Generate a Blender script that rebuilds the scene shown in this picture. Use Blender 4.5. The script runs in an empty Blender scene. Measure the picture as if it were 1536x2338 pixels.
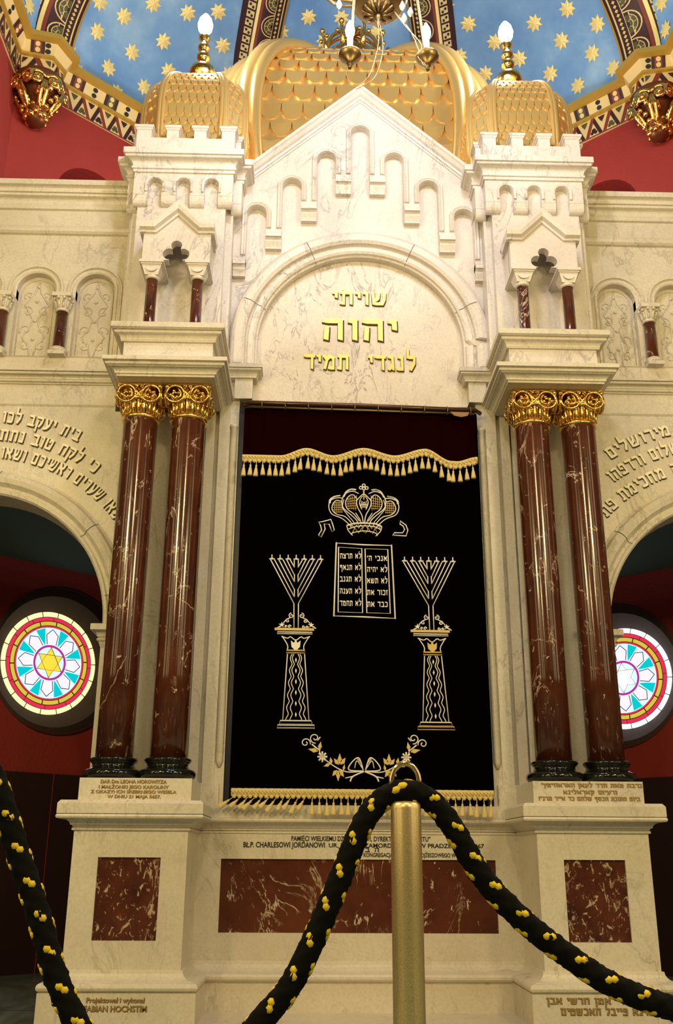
import bpy, bmesh, math, random
from mathutils import Vector, Matrix
from mathutils.geometry import tessellate_polygon
random.seed(7)
PI = math.pi
S = bpy.context.scene
COL = S.collection

# ------------------------------------------------------------------ camera, world, lamps, exposure
cam_d = bpy.data.cameras.new('camera')
cam = bpy.data.objects.new('camera', cam_d); COL.objects.link(cam); S.camera = cam
F_PX, W_PX, H_PX = 2222.2, 1536, 2338
cam_d.sensor_fit = 'VERTICAL'; cam_d.sensor_height = 36.0; cam_d.sensor_width = 36.0
cam_d.lens = 36.0 * F_PX / H_PX
cam_d.clip_start = 0.05; cam_d.clip_end = 200
yaw, pitch, roll = .0243, .3402, .0057
w_ = Vector((math.sin(yaw)*math.cos(pitch), math.cos(yaw)*math.cos(pitch), math.sin(pitch)))
r_ = Vector((math.cos(yaw), -math.sin(yaw), 0)); u_ = r_.cross(w_)
r2 = r_*math.cos(roll)+u_*math.sin(roll); u2 = -r_*math.sin(roll)+u_*math.cos(roll)
M = Matrix((r2, u2, -w_)).transposed().to_4x4(); M.translation = Vector((-.3125, 0, .92))
cam.matrix_world = M

wd = bpy.data.worlds.new('hall_air'); S.world = wd; wd.use_nodes = True
bg = wd.node_tree.nodes['Background']; bg.inputs[0].default_value = (1.0, .78, .40, 1); bg.inputs[1].default_value = .04

def lamp(name, loc, power, col, radius=.12):
    d = bpy.data.lights.new(name, 'POINT'); d.energy = power; d.color = col; d.shadow_soft_size = radius
    o = bpy.data.objects.new(name, d); COL.objects.link(o); o.location = loc; return o
def area(name, loc, target, power, col, sx, sy):
    d = bpy.data.lights.new(name, 'AREA'); d.shape = 'RECTANGLE'; d.size = sx; d.size_y = sy; d.energy = power; d.color = col
    o = bpy.data.objects.new(name, d); COL.objects.link(o); o.location = loc
    o.rotation_euler = (Vector(target)-Vector(loc)).to_track_quat('-Z', 'Y').to_euler(); return o
WARM = (1.0, .79, .38); WHITE = (1.0, .975, 1.06); DAY = (.85, .92, 1.0)
# assumed bulbs of the chandelier over the ark, and assumed unseen hall lamps
for k in range(5):
    a = 2*PI*k/5+.3
    lamp('chandelier_light', (.05+.75*math.cos(a), 4.3+.55*math.sin(a), 6.75), 24, WHITE, .06)
for x, y, z, p in ((-3.0, 1.6, 4.4, 135), (2.8, 1.6, 4.4, 120), (-2.6, -3, 5.0, 120), (2.6, -3, 5.0, 110), (0, -.6, 5.4, 130)):
    lamp('assumed_hall_light', (x, y, z), p, WARM, .25)  # assumed lamps out of view, beside and behind the camera
# assumed unseen hall windows: tall area lights added at the sides for column streaks
for s in (-1, 1):
    for y in (-4.5, -1.0, 2.2):
        area('assumed_window_light', (s*6.5, y, 4.2), (0, 6.2, 2.4), 22, WARM if s < 0 else (1, .80, .44), .8, 4.5)
# unseen fill lights added behind the ark to brighten the upper apse
lamp('apse_fill_light', (-1.6, 8.2, 7.3), 20, WHITE, .15)
lamp('apse_fill_light', (1.6, 8.2, 7.3), 20, WHITE, .15)
vs = S.view_settings; vs.view_transform = 'Standard'; vs.look = 'None'; vs.gamma = 1; vs.use_curve_mapping = False
vs.exposure = 1.18

# ------------------------------------------------------------------ materials
MATS = {}
def mat(name, col=(.5, .5, .5), rough=.5, metal=0., emit=None, es=1., spec=.5, bump=0., bscale=60.):
    m = bpy.data.materials.new(name); m.use_nodes = True; nt = m.node_tree; b = nt.nodes['Principled BSDF']
    b.inputs['Base Color'].default_value = (*col, 1); b.inputs['Roughness'].default_value = rough; b.inputs['Metallic'].default_value = metal
    b.inputs['Specular IOR Level'].default_value = spec
    if emit: b.inputs['Emission Color'].default_value = (*emit, 1); b.inputs['Emission Strength'].default_value = es
    if bump:
        g = nt.nodes.new('ShaderNodeNewGeometry'); n = nt.nodes.new('ShaderNodeTexNoise'); n.inputs['Scale'].default_value = bscale
        nt.links.new(g.outputs['Position'], n.inputs['Vector']); bp = nt.nodes.new('ShaderNodeBump'); bp.inputs['Strength'].default_value = bump
        bp.inputs['Distance'].default_value = .01; nt.links.new(n.outputs['Fac'], bp.inputs['Height']); nt.links.new(bp.outputs['Normal'], b.inputs['Normal'])
    MATS[name] = m; return m
class NT:
    def __init__(s, m): s.nt = m.node_tree; s.b = s.nt.nodes['Principled BSDF']
    def n(s, t, **kw):
        x = s.nt.nodes.new(t)
        for k, v in kw.items():
            if k in x.inputs: x.inputs[k].default_value = v
            else: setattr(x, k, v)
        return x
    def l(s, a, b): s.nt.links.new(a, b)
    def ramp(s, fac, stops, interp='LINEAR'):
        r = s.n('ShaderNodeValToRGB'); cr = r.color_ramp; cr.interpolation = interp
        while len(cr.elements) < len(stops): cr.elements.new(.5)
        for e, (p, c) in zip(cr.elements, stops): e.position = p; e.color = (*c, 1) if len(c) == 3 else c
        s.l(fac, r.inputs[0]); return r.outputs['Color']
    def mix(s, fac, a, b, mode='MIX'):
        x = s.n('ShaderNodeMix', data_type='RGBA', blend_type=mode)
        if isinstance(fac, (int, float)): x.inputs[0].default_value = fac
        else: s.l(fac, x.inputs[0])
        for i, c in ((6, a), (7, b)):
            if isinstance(c, tuple): x.inputs[i].default_value = (*c, 1)
            else: s.l(c, x.inputs[i])
        return x.outputs[2]
    def pos(s, scale=(1, 1, 1), rot=(0, 0, 0)):
        g = s.n('ShaderNodeNewGeometry'); m = s.n('ShaderNodeMapping'); m.inputs['Scale'].default_value = scale; m.inputs['Rotation'].default_value = rot
        s.l(g.outputs['Position'], m.inputs['Vector']); return m.outputs['Vector']
    def noise(s, v, scale, detail=5, rough=.55, dist=0.):
        x = s.n('ShaderNodeTexNoise', Scale=scale, Detail=detail, Roughness=rough, Distortion=dist); s.l(v, x.inputs['Vector']); return x.outputs['Fac']

def vein(nt, v, scale, width, detail=6, dist=.8):
    f = nt.noise(v, scale, detail, .6, dist)
    k = (0, 0, 0); wv = (1, 1, 1)
    return nt.ramp(f, [(.5-width, k), (.5, wv), (.5+width, k)])
def cream_marble(name, base, base2, veincol, vs_=1.0, rough=.38, strong=.62):
    m = mat(name, base, rough); t = NT(m)
    v = t.pos((1, 1, 1), (0, .6, .4))
    c = t.ramp(t.noise(v, 1.3, 6, .6), [(.3, base2), (.7, base)])
    c = t.mix(t.ramp(t.noise(v, 16, 4, .6), [(.35, (.0,)*3), (.8, (.35,)*3)]), c, base2)
    c = t.mix(t.ramp(t.noise(v, 55, 3, .7), [(.42, (.0,)*3), (.75, (.42,)*3)]), c, tuple(x*.72 for x in base2))
    vv = t.pos((1, 1, .45), (0, .75, .2))
    ve = vein(t, vv, 2.6*vs_, .018, 7, 1.1); msk = t.ramp(t.noise(v, 1.7, 3), [(.42, (0,)*3), (.62, (1,)*3)])
    ve = t.mix(1.0, ve, msk, 'MULTIPLY')
    c = t.mix(t.mix(1.0, ve, (strong,)*3, 'MULTIPLY'), c, veincol)
    ve2 = vein(t, vv, 7*vs_, .02, 5, .9); ve2 = t.mix(1.0, ve2, t.ramp(t.noise(v, 3.1, 3), [(.5, (0,)*3), (.7, (.5,)*3)]), 'MULTIPLY')
    c = t.mix(ve2, c, veincol)
    t.l(c, t.b.inputs['Base Color']); return m
def red_marble(name, base, dark, white, vs_=1., blotch=.69, rough=.1, wv=.012):
    m = mat(name, base, rough); t = NT(m); v = t.pos((1, 1, 1), (.4, .3, .1))
    c = t.ramp(t.noise(v, 3.5*vs_, 6, .65), [(.3, dark), (.72, base)])
    c = t.mix(t.ramp(t.noise(v, 22*vs_, 5, .7), [(.55, (0,)*3), (.75, (.5,)*3)]), c, dark)
    ve = vein(t, t.pos((1, 1, .5), (.2, .5, .3)), 2.6*vs_, wv, 6, 1.6)
    msk = t.ramp(t.noise(v, 3.3*vs_, 4), [(.5, (0,)*3), (.6, (1,)*3)])
    c = t.mix(t.mix(1.0, ve, msk, 'MULTIPLY'), c, white)
    fl = t.ramp(t.noise(t.pos((1, 1, .75), (.3, .5, 1.)), 15*vs_, 6, .68, .8), [(blotch, (0,)*3), (blotch+.035, (.85,)*3)])
    c = t.mix(fl, c, white)
    t.l(c, t.b.inputs['Base Color']); return m
MARBLE = cream_marble('cream_marble', (.74, .67, .55), (.58, .51, .40), (.30, .25, .19))
MARBLE_PALE = cream_marble('pale_marble', (.78, .72, .65), (.66, .59, .54), (.30, .26, .25), 1.3, .38, .8)
TABLET_MARBLE = cream_marble('tablet_marble', (.78, .71, .60), (.64, .55, .46), (.26, .19, .18), 2.0, .38, .9)
REDM = red_marble('red_marble', (.100, .025, .009), (.040, .009, .004), (.62, .49, .36), 1.15, .635, .14, .010)
REDM_PANEL = red_marble('red_marble_breccia', (.12, .030, .012), (.04, .010, .007), (.50, .38, .26), 1.9, .575, .16, .02)
REDM_WIDE = red_marble('red_marble_wide', (.13, .034, .013), (.06, .014, .007), (.62, .50, .36), .8, .62, .16, .010)
BLACKM = mat('black_marble', (.006, .006, .005), .12)
GOLD = mat('polished_gold', (.86, .56, .17), .2, 1., bump=.25, bscale=90)
GILT = mat('satin_gilding', (.88, .60, .21), .33, .68, bump=.12, bscale=160)
LETTER = mat('gilt_lettering', (.80, .58, .14), .35, .35)
LETTER_OLD = mat('worn_gilt_lettering', (.36, .22, .06), .45, .3)
LETTER_PALE = mat('raised_stone_lettering', (.86, .78, .56), .45)
LETTER_SHADOW = mat('lettering_shadow_edge', (.05, .035, .02), .7)  # dark letter copies set down and right, a painted shadow along the edges
INK = mat('black_paint', (.008, .007, .006), .5)
REDWALL = mat('red_plaster', (.29, .024, .016), .8, bump=.5, bscale=45)
DADO = mat('dark_dado', (.022, .004, .004), .55)
TEAL = mat('dark_teal_plaster', (.11, .19, .19), .7)
BLUE = mat('sky_blue_plaster', (.13, .26, .44), .75)
t = NT(BLUE); v = t.pos()
t.l(t.ramp(t.noise(v, .9, 5, .6), [(.34, (.11, .27, .62)), (.52, (.18, .38, .72)), (.68, (.36, .58, .82))]), t.b.inputs['Base Color'])
STAR = mat('gold_star_paint', (.88, .74, .30), .45, .15)
P_CREAM = mat('painted_cream', (.74, .58, .26), .55)
P_DARK = mat('painted_maroon', (.040, .010, .012), .6)
P_RED = mat('painted_red', (.22, .035, .018), .6)
P_GREEN = mat('painted_green', (.085, .085, .025), .6)
P_BLACK = mat('painted_black', (.012, .008, .010), .6)
P_GOLD = mat('painted_gold', (.62, .40, .07), .4, .45)
VELVET = mat('black_velvet', (.0012, .0005, .0006), 1., spec=0.)
VELVET_RED = mat('maroon_velvet', (.0075, .0006, .0008), 1., spec=0.)
THREAD = mat('silver_white_thread', (.82, .76, .66), .6)
THREAD_GOLD = mat('gold_thread', (.66, .46, .14), .5)
FRINGE = mat('gold_fringe', (.80, .62, .24), .6, bump=.6, bscale=400)
BRASS = mat('dull_brass', (.26, .17, .07), .36, .85)
BRASS_POST = mat('brushed_brass', (.74, .55, .24), .34, .8); t = NT(BRASS_POST)
nn = t.noise(t.pos((260, 260, 260)), 3.0, 3); t.l(t.ramp(nn, [(.3, (.62, .45, .18)), (.7, (.95, .78, .44))]), t.b.inputs['Base Color'])
CHROME = mat('brass_ring_metal', (.85, .66, .34), .15, 1.)
ROPE = mat('black_rope_fibre', (.004, .004, .004), .95, spec=.15)
ROPE_Y = mat('yellow_rope_fleck', (.72, .52, .015), .7)
RODM = mat('dark_rod_metal', (.10, .05, .035), .25, .7)
IRON = mat('dark_iron', (.03, .03, .035), .4, .6)
CARDBOARD = mat('brown_paper', (.30, .16, .07), .8)
BULB = mat('lit_bulb_glass', (1, 1, 1), .3, emit=(1, .93, .82), es=30)
BULB_OFF = mat('unlit_bulb_glass', (.95, .95, .9), .25, emit=(1, .95, .88), es=1.6)  # unlit bulb, its white brightness put in as emission
SLEEVE = mat('candle_sleeve', (.85, .80, .68), .5)
LEAD = mat('lead_came', (.02, .015, .015), .5)
def glass(name, c, e): return mat(name, tuple(x*.2 for x in c), .3, emit=c, es=e*.54)
G_WHITE = glass('white_glass', (1, .96, .98), 1.5); G_CREAM = glass('cream_glass', (1, .86, .45), .95); G_RED = glass('red_glass', (.75, .03, .08), .85)
G_YELL = glass('yellow_glass', (.75, .58, .06), .75); G_LILAC = glass('lilac_glass', (.90, .72, .92), 1.05); G_TURQ = glass('turquoise_glass', (.0, .58, .62), .85)
G_PURP = glass('purple_glass', (.50, .03, .32), .8); G_SKY = glass('pale_blue_glass', (.60, .84, .95), 1.05); G_AMBER = glass('amber_glass', (1, .62, .05), 1.0)
FLOORM = mat('green_floor_marble', (.12, .15, .145), .18); t = NT(FLOORM); v = t.pos((1, .35, 1))
t.l(t.ramp(t.noise(v, 3, 7, .65, .7), [(.3, (.05, .075, .07)), (.55, (.16, .20, .19)), (.75, (.30, .33, .32))]), t.b.inputs['Base Color'])

# ------------------------------------------------------------------ mesh helpers
class MB:
    def __init__(s): s.v = []; s.f = []; s.mi = []; s.sm = []; s.m = 0; s.mir = 1
    def add(s, vs, fs, smooth=False):
        o = len(s.v); s.v += [tuple(p) for p in vs]
        for f in fs: s.f.append([i+o for i in f]); s.mi.append(s.m); s.sm.append(smooth)
    def box(s, x0, x1, y0, y1, z0, z1):
        s.add([(x, y, z) for z in (z0, z1) for y in (y0, y1) for x in (x0, x1)], [(0, 2, 3, 1), (4, 5, 7, 6), (0, 1, 5, 4), (2, 6, 7, 3), (0, 4, 6, 2), (1, 3, 7, 5)])
    def prism(s, outer, y0, y1, holes=(), plane='xz'):
        """flat plate with holes; outer and holes are (x, z) loops, thickness y0..y1"""
        loops = [list(outer)]+[list(h) for h in holes]
        mp = (lambda a, b, c: (a, c, b)) if plane == 'xz' else (lambda a, b, c: (a, b, c))
        tris = tessellate_polygon([[Vector((a, b, 0)) for a, b in L] for L in loops])
        flat = [p for L in loops for p in L]; n = len(flat)
        vs = [mp(a, b, y0) for a, b in flat]+[mp(a, b, y1) for a, b in flat]
        fs = [tuple(t) for t in tris]+[tuple(i+n for i in reversed(t)) for t in tris]
        o = 0
        for L in loops:
            k = len(L)
            for i in range(k): a, b = o+i, o+(i+1) % k; fs.append((a, b, b+n, a+n))
            o += k
        s.add(vs, fs)
    def sweep(s, path, prof, plane='xy', closed=False, smooth=False, caps=True, fix=None):
        """prof = closed loop of (out, w); out is to the right of the path direction"""
        n = len(path); k = len(prof); P = [Vector(p) for p in path]; rings = []
        for i in range(n):
            if closed: d0 = (P[i]-P[i-1]); d1 = (P[(i+1) % n]-P[i])
            else: d0 = P[i]-P[i-1] if i else P[1]-P[0]; d1 = P[i+1]-P[i] if i < n-1 else P[i]-P[i-1]
            d0 = d0.normalized(); d1 = d1.normalized(); n0 = Vector((d0.y, -d0.x)); n1 = Vector((d1.y, -d1.x))
            b = (n0+n1); b = b/max(b.dot(n0), .2)
            if fix and i in fix: b = Vector(fix[i])
            for o, w in prof:
                q = P[i]+b*o
                rings.append((q.x, q.y, w) if plane == 'xy' else (q.x, w, q.y))
        fs = []
        for i in range(n if closed else n-1):
            j = (i+1) % n
            for a in range(k): b = (a+1) % k; fs.append((i*k+a, j*k+a, j*k+b, i*k+b))
        if not closed and caps: fs.append(tuple(range(k))[::-1]); fs.append(tuple((n-1)*k+a for a in range(k)))
        s.add(rings, fs, smooth)
    def lathe(s, c, prof, seg=32, smooth=True, a0=0, ax='z', flute=None):
        n = len(prof); vs = []; fs = []
        for i, (r, z) in enumerate(prof):
            for k in range(seg):
                a = a0+2*PI*k/seg; rr = r*(flute(a, i) if flute else 1)
                p = (c[0]+rr*math.cos(a), c[1]+rr*math.sin(a), c[2]+z) if ax == 'z' else (c[0]+rr*math.cos(a), c[1]+z, c[2]+rr*math.sin(a))
                vs.append(p)
        for i in range(n-1):
            for k in range(seg): j = (k+1) % seg; fs.append((i*seg+k, i*seg+j, (i+1)*seg+j, (i+1)*seg+k))
        fs.append(tuple(range(seg))[::-1]); fs.append(tuple((n-1)*seg+k for k in range(seg)))
        s.add(vs, fs, smooth)
    def tube(s, pts, r, seg=8, closed=False, smooth=True, rf=None):
        P = [Vector(p) for p in pts]; n = len(P); vs = []; fs = []; up = None
        for i in range(n):
            t = (P[(i+1) % n]-P[i-1]) if closed or 0 < i < n-1 else (P[1]-P[0] if i == 0 else P[-1]-P[-2])
            t.normalize()
            if up is None: up = Vector((0, 0, 1)) if abs(t.z) < .9 else Vector((0, 1, 0))
            a = t.cross(up)
            if a.length < 1e-4: a = t.cross(Vector((1, 0, 0)))
            a.normalize(); b = a.cross(t); up = b
            rr = rf(i/(n-1)) if rf else (r[i] if isinstance(r, (list, tuple)) else r)
            for k in range(seg): q = P[i]+(a*math.cos(2*PI*k/seg)+b*math.sin(2*PI*k/seg))*rr; vs.append(tuple(q))
        for i in range(n if closed else n-1):
            for k in range(seg): j = (k+1) % seg; i2 = (i+1) % n; fs.append((i*seg+k, i*seg+j, i2*seg+j, i2*seg+k))
        if not closed: fs.append(tuple(range(seg))[::-1]); fs.append(tuple((n-1)*seg+k for k in range(seg)))
        s.add(vs, fs, smooth)
    def ball(s, c, r, seg=14, sz=1.):
        s.lathe((c[0], c[1], c[2]), [(max(r*math.sin(PI*i/10), 1e-4), -r*sz*math.cos(PI*i/10)) for i in range(11)], seg)
    def build(s, name, mats, parent=None, mirror=False, recalc=True, origin=None):
        me = bpy.data.meshes.new(name)
        vs = [(-x, y, z) for x, y, z in s.v] if mirror else s.v
        o0 = Vector(origin) if origin else Vector((0, 0, 0))
        me.from_pydata([Vector(p)-o0 for p in vs], [], s.f)
        for m in (mats if isinstance(mats, (list, tuple)) else [mats]): me.materials.append(m)
        me.polygons.foreach_set('material_index', s.mi); me.polygons.foreach_set('use_smooth', s.sm); me.update()
        if recalc:
            bm = bmesh.new(); bm.from_mesh(me); bmesh.ops.recalc_face_normals(bm, faces=bm.faces[:]); bm.to_mesh(me); bm.free()
        o = bpy.data.objects.new(name, me); COL.objects.link(o)
        if parent: o.parent = parent; o.location = o0-parent.location
        else: o.location = o0
        return o
def thing(name, label, cat, loc=(0, 0, 0), group=None):
    o = bpy.data.objects.new(name, None); COL.objects.link(o); o.location = loc; o.empty_display_size = .1
    o['label'] = label; o['category'] = cat
    if group: o['group'] = group
    return o
def tag(o, label=None, cat=None, group=None, kind=None):
    for k, v in (('label', label), ('category', cat), ('group', group), ('kind', kind)):
        if v: o[k] = v
    return o
def kids(o): return [c for c in bpy.data.objects if c.parent == o]
def copy_tree(o, dx, label=None):
    c = o.copy(); COL.objects.link(c)
    if label: c['label'] = label
    def rec(src, dst):
        for ch in kids(src):
            d = ch.copy(); COL.objects.link(d); d.parent = dst; rec(ch, d)
    ks = kids(o)
    for ch in ks:
        d = ch.copy(); COL.objects.link(d); d.parent = c; rec(ch, d)
    c.location = o.location+Vector(dx); return c
def arc(cx, cz, r, a0, a1, n=24): return [(cx+r*math.cos(math.radians(a0+(a1-a0)*i/n)), cz+r*math.sin(math.radians(a0+(a1-a0)*i/n))) for i in range(n+1)]
def sv(side, x): return side*x

# ------------------------------------------------------------------ lettering
HEB = {  # nib centre lines in a unit box, drawn left to right in x
 'א': (.78, [[(.08, .9), (.68, .1)], [(.64, .92), (.64, .7), (.44, .5)], [(.24, .66), (.1, .4), (.14, .1)]]),
 'ב': (.70, [[(.1, .9), (.5, .9), (.54, .1)], [(.06, .1), (.66, .1)]]),
 'ג': (.48, [[(.12, .9), (.32, .9), (.38, .1)], [(.35, .4), (.1, .1)]]),
 'ד': (.68, [[(.06, .9), (.64, .9)], [(.53, .9), (.53, .1)]]),
 'ה': (.72, [[(.08, .9), (.6, .9), (.6, .1)], [(.15, .56), (.13, .1)]]),
 'ו': (.32, [[(.07, .9), (.22, .9), (.22, .1)]]),
 'ז': (.36, [[(.06, .9), (.3, .9)], [(.17, .9), (.2, .1)]]),
 'ח': (.74, [[(.08, .9), (.62, .9), (.62, .1)], [(.14, .9), (.14, .1)]]),
 'ט': (.74, [[(.1, .9), (.12, .1), (.6, .1), (.64, .82), (.44, .9), (.36, .66)]]),
 'י': (.30, [[(.07, .9), (.2, .9), (.21, .6)]]),
 'כ': (.66, [[(.1, .9), (.44, .9), (.55, .76), (.55, .24), (.44, .1), (.08, .1)]]),
 'ך': (.64, [[(.08, .9), (.53, .9), (.53, -.3)]]),
 'ל': (.62, [[(.1, 1.38), (.1, .9), (.52, .9), (.5, .55), (.26, .1)]]),
 'מ': (.80, [[(.06, .9), (.24, .68), (.1, .1)], [(.24, .72), (.44, .9), (.66, .74), (.66, .1), (.38, .1)]]),
 'ם': (.74, [[(.06, .9), (.58, .9), (.62, .1), (.14, .1), (.14, .9)]]),
 'נ': (.50, [[(.14, .9), (.34, .9), (.36, .1), (.06, .1)]]),
 'ן': (.32, [[(.07, .9), (.22, .9), (.22, -.3)]]),
 'ס': (.74, [[(.06, .9), (.56, .9), (.64, .6), (.54, .22), (.36, .1), (.2, .24), (.12, .6), (.16, .9)]]),
 'ע': (.70, [[(.6, .9), (.56, .45), (.36, .15), (.06, .03)], [(.1, .9), (.36, .22)]]),
 'פ': (.70, [[(.3, .55), (.12, .58), (.12, .9), (.48, .9), (.57, .78), (.57, .1), (.06, .1)]]),
 'ף': (.68, [[(.3, .55), (.12, .58), (.12, .9), (.48, .9), (.55, .8), (.55, -.3)]]),
 'צ': (.70, [[(.08, .9), (.6, .1), (.04, .1)], [(.58, .92), (.58, .66), (.4, .42)]]),
 'ץ': (.66, [[(.08, .9), (.36, .45), (.36, -.3)], [(.56, .92), (.54, .64), (.36, .44)]]),
 'ק': (.72, [[(.06, .9), (.6, .9), (.6, .55), (.4, .12)], [(.16, .56), (.16, -.3)]]),
 'ר': (.64, [[(.06, .9), (.46, .9), (.54, .8), (.54, .1)]]),
 'ש': (.92, [[(.1, .9), (.16, .1), (.62, .1), (.76, .5), (.78, .9)], [(.44, .9), (.4, .55), (.18, .34)]]),
 'ת': (.76, [[(.08, .9), (.58, .9), (.63, .8), (.63, .1)], [(.2, .9), (.19, .1), (.05, .1)]]),
 "'": (.22, [[(.12, .95), (.06, .75)]]), '"': (.32, [[(.1, .95), (.05, .75)], [(.24, .95), (.19, .75)]]), '.': (.2, [[(.1, .1), (.1, .12)]]), ' ': (.42, []),
}
def hull(pts):
    pts = sorted(set(pts)); lo = []; up = []
    for p in pts:
        while len(lo) > 1 and (lo[-1][0]-lo[-2][0])*(p[1]-lo[-2][1])-(lo[-1][1]-lo[-2][1])*(p[0]-lo[-2][0]) <= 0: lo.pop()
        lo.append(p)
    for p in reversed(pts):
        while len(up) > 1 and (up[-1][0]-up[-2][0])*(p[1]-up[-2][1])-(up[-1][1]-up[-2][1])*(p[0]-up[-2][0]) <= 0: up.pop()
        up.append(p)
    return lo[:-1]+up[:-1]
def heb_polys(text, h, gap=.14, nw=.12, nh=.2, grow=0.):
    """right-to-left text as convex pieces in (x, z); x runs 0..width"""
    x = 0; out = []
    for ch in reversed(text):
        wch, strokes = HEB.get(ch, HEB[' '])
        for st in strokes:
            for (ax, az), (bx, bz) in zip(st, st[1:]):
                pts = []
                for px, pz in ((ax, az), (bx, bz)):
                    a, b = nw/2+grow, nh/2+grow
                    pts += [(px-a-.03, pz-b*.55), (px-a, pz+b), (px+a, pz+b*.7), (px+a+.0, pz-b)]
                out.append([((x+p[0])*h, p[1]*h) for p in hull(pts)])
        x += wch+gap
    return out, (x-gap)*h
def letters_flat(mb, polys, fx, depth, z0=0.):
    """extrude pieces; fx maps (x, z, out) to a 3-D point, out = distance in front of the surface"""
    for i, p in enumerate(polys):
        n = len(p); o = depth+1e-4*(i % 7)
        vs = [fx(a, b, z0) for a, b in p]+[fx(a, b, z0+o) for a, b in p]
        mb.add(vs, [tuple(range(n, 2*n))]+[(k, (k+1) % n, n+(k+1) % n, n+k) for k in range(n)])
def heb_line(text, cx, z, y, width, h, parent, name='lettering', m=None, depth=.012, shadow_edge=True, stretch=True, nw=.12, nh=.2, gap=.14):
    polys, w = heb_polys(text, h, nw=nw, nh=nh, gap=gap); k = width/w if stretch else 1.
    mb = MB(); fx = lambda a, b, o: (cx+(a-w/2)*k, y-o, z+b)
    letters_flat(mb, polys, fx, depth)
    if shadow_edge:
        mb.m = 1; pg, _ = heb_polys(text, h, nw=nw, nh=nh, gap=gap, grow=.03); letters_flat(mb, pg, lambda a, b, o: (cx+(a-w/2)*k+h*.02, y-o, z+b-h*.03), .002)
    return mb.build(name, [m or LETTER, LETTER_SHADOW], parent, recalc=False)
def heb_arc(text, c, r, a_start, a_end, y, h, parent, m):
    """text along an arc; a_start is the angle of the text's right end"""
    polys, w = heb_polys(text, h, gap=.17); mb = MB()
    def pol(a, b, o, dx=0, dz=0):
        ang = math.radians(a_start+(a_end-a_start)*(1-a/w)); rr = r-h/2+b
        return (c[0]+rr*math.cos(ang)+dx, y-o, c[1]+rr*math.sin(ang)+dz)
    letters_flat(mb, polys, pol, .012)
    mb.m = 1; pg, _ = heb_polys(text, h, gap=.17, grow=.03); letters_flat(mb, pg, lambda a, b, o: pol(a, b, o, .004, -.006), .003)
    return mb.build('lettering', [m, LETTER_SHADOW], parent, recalc=False)
def latin(lines, parent, y, m, name='lettering', ext=.003):
    """lines: (text, x_left, x_right, z_base, cap height); each line is a part"""
    out = []
    for text, x0, x1, z, h in lines:
        mb = MB()
        cu = bpy.data.curves.new('txt', 'FONT'); cu.body = text; cu.size = 1.0; cu.offset = .022; cu.resolution_u = 3
        o = bpy.data.objects.new('txt', cu); COL.objects.link(o); dg = bpy.context.evaluated_depsgraph_get(); dg.update()
        me = bpy.data.meshes.new_from_object(o.evaluated_get(dg))
        xs = [v.co.x for v in me.vertices]; a, b = min(xs), max(xs); kz = h/.73; kx = (x1-x0)/(b-a)
        mb.add([(x0+(v.co.x-a)*kx, y-ext, z+v.co.y*kz) for v in me.vertices], [tuple(p.vertices) for p in me.polygons])
        if isinstance(m, tuple):
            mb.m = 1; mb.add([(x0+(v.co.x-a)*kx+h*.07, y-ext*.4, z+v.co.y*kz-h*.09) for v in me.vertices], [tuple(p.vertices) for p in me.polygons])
        COL.objects.unlink(o); bpy.data.objects.remove(o); bpy.data.curves.remove(cu); bpy.data.meshes.remove(me)
        out.append(mb.build(name, list(m) if isinstance(m, tuple) else m, parent, recalc=False))
    return out

# ------------------------------------------------------------------ profiles
def closed_prof(pts, back): return pts+[(back, pts[-1][1]), (back, pts[0][1])]
def torus_pts(o, z, r, n=5, a0=-90, a1=90): return [(o+r*math.cos(math.radians(a0+(a1-a0)*i/n)), z+r*math.sin(math.radians(a0+(a1-a0)*i/n))) for i in range(n+1)]
def cove(o0, z0, o1, z1, n=5):   # concave quarter from (o0, z0) out to (o1, z1)
    return [(o0+(o1-o0)*(1-math.cos(PI/2*i/n)), z0+(z1-z0)*math.sin(PI/2*i/n)) for i in range(n+1)]

def frame_path(x0, x1, yf, yb): return [(x0, yb), (x0, yf), (x1, yf), (x1, yb)]

# ================================================================== THE SETTING
ZS = 8.95; APEX = Vector((0, 4.9, 10.9))
CB, CS, CF = Vector((-1.3, 10.06, ZS)), Vector((-3.25, 8.12, ZS)), Vector((-3.45, 5.2, ZS))
mb = MB(); mb.box(-7, 7, -7, 11, -.2, 0)
for k, y in enumerate((6.82, 8.2)): mb.m = 1; mb.box(-6, 6, y, y+.012, 0, .002)
tag(mb.build('floor', [FLOORM, LEAD]), kind='structure')

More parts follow.
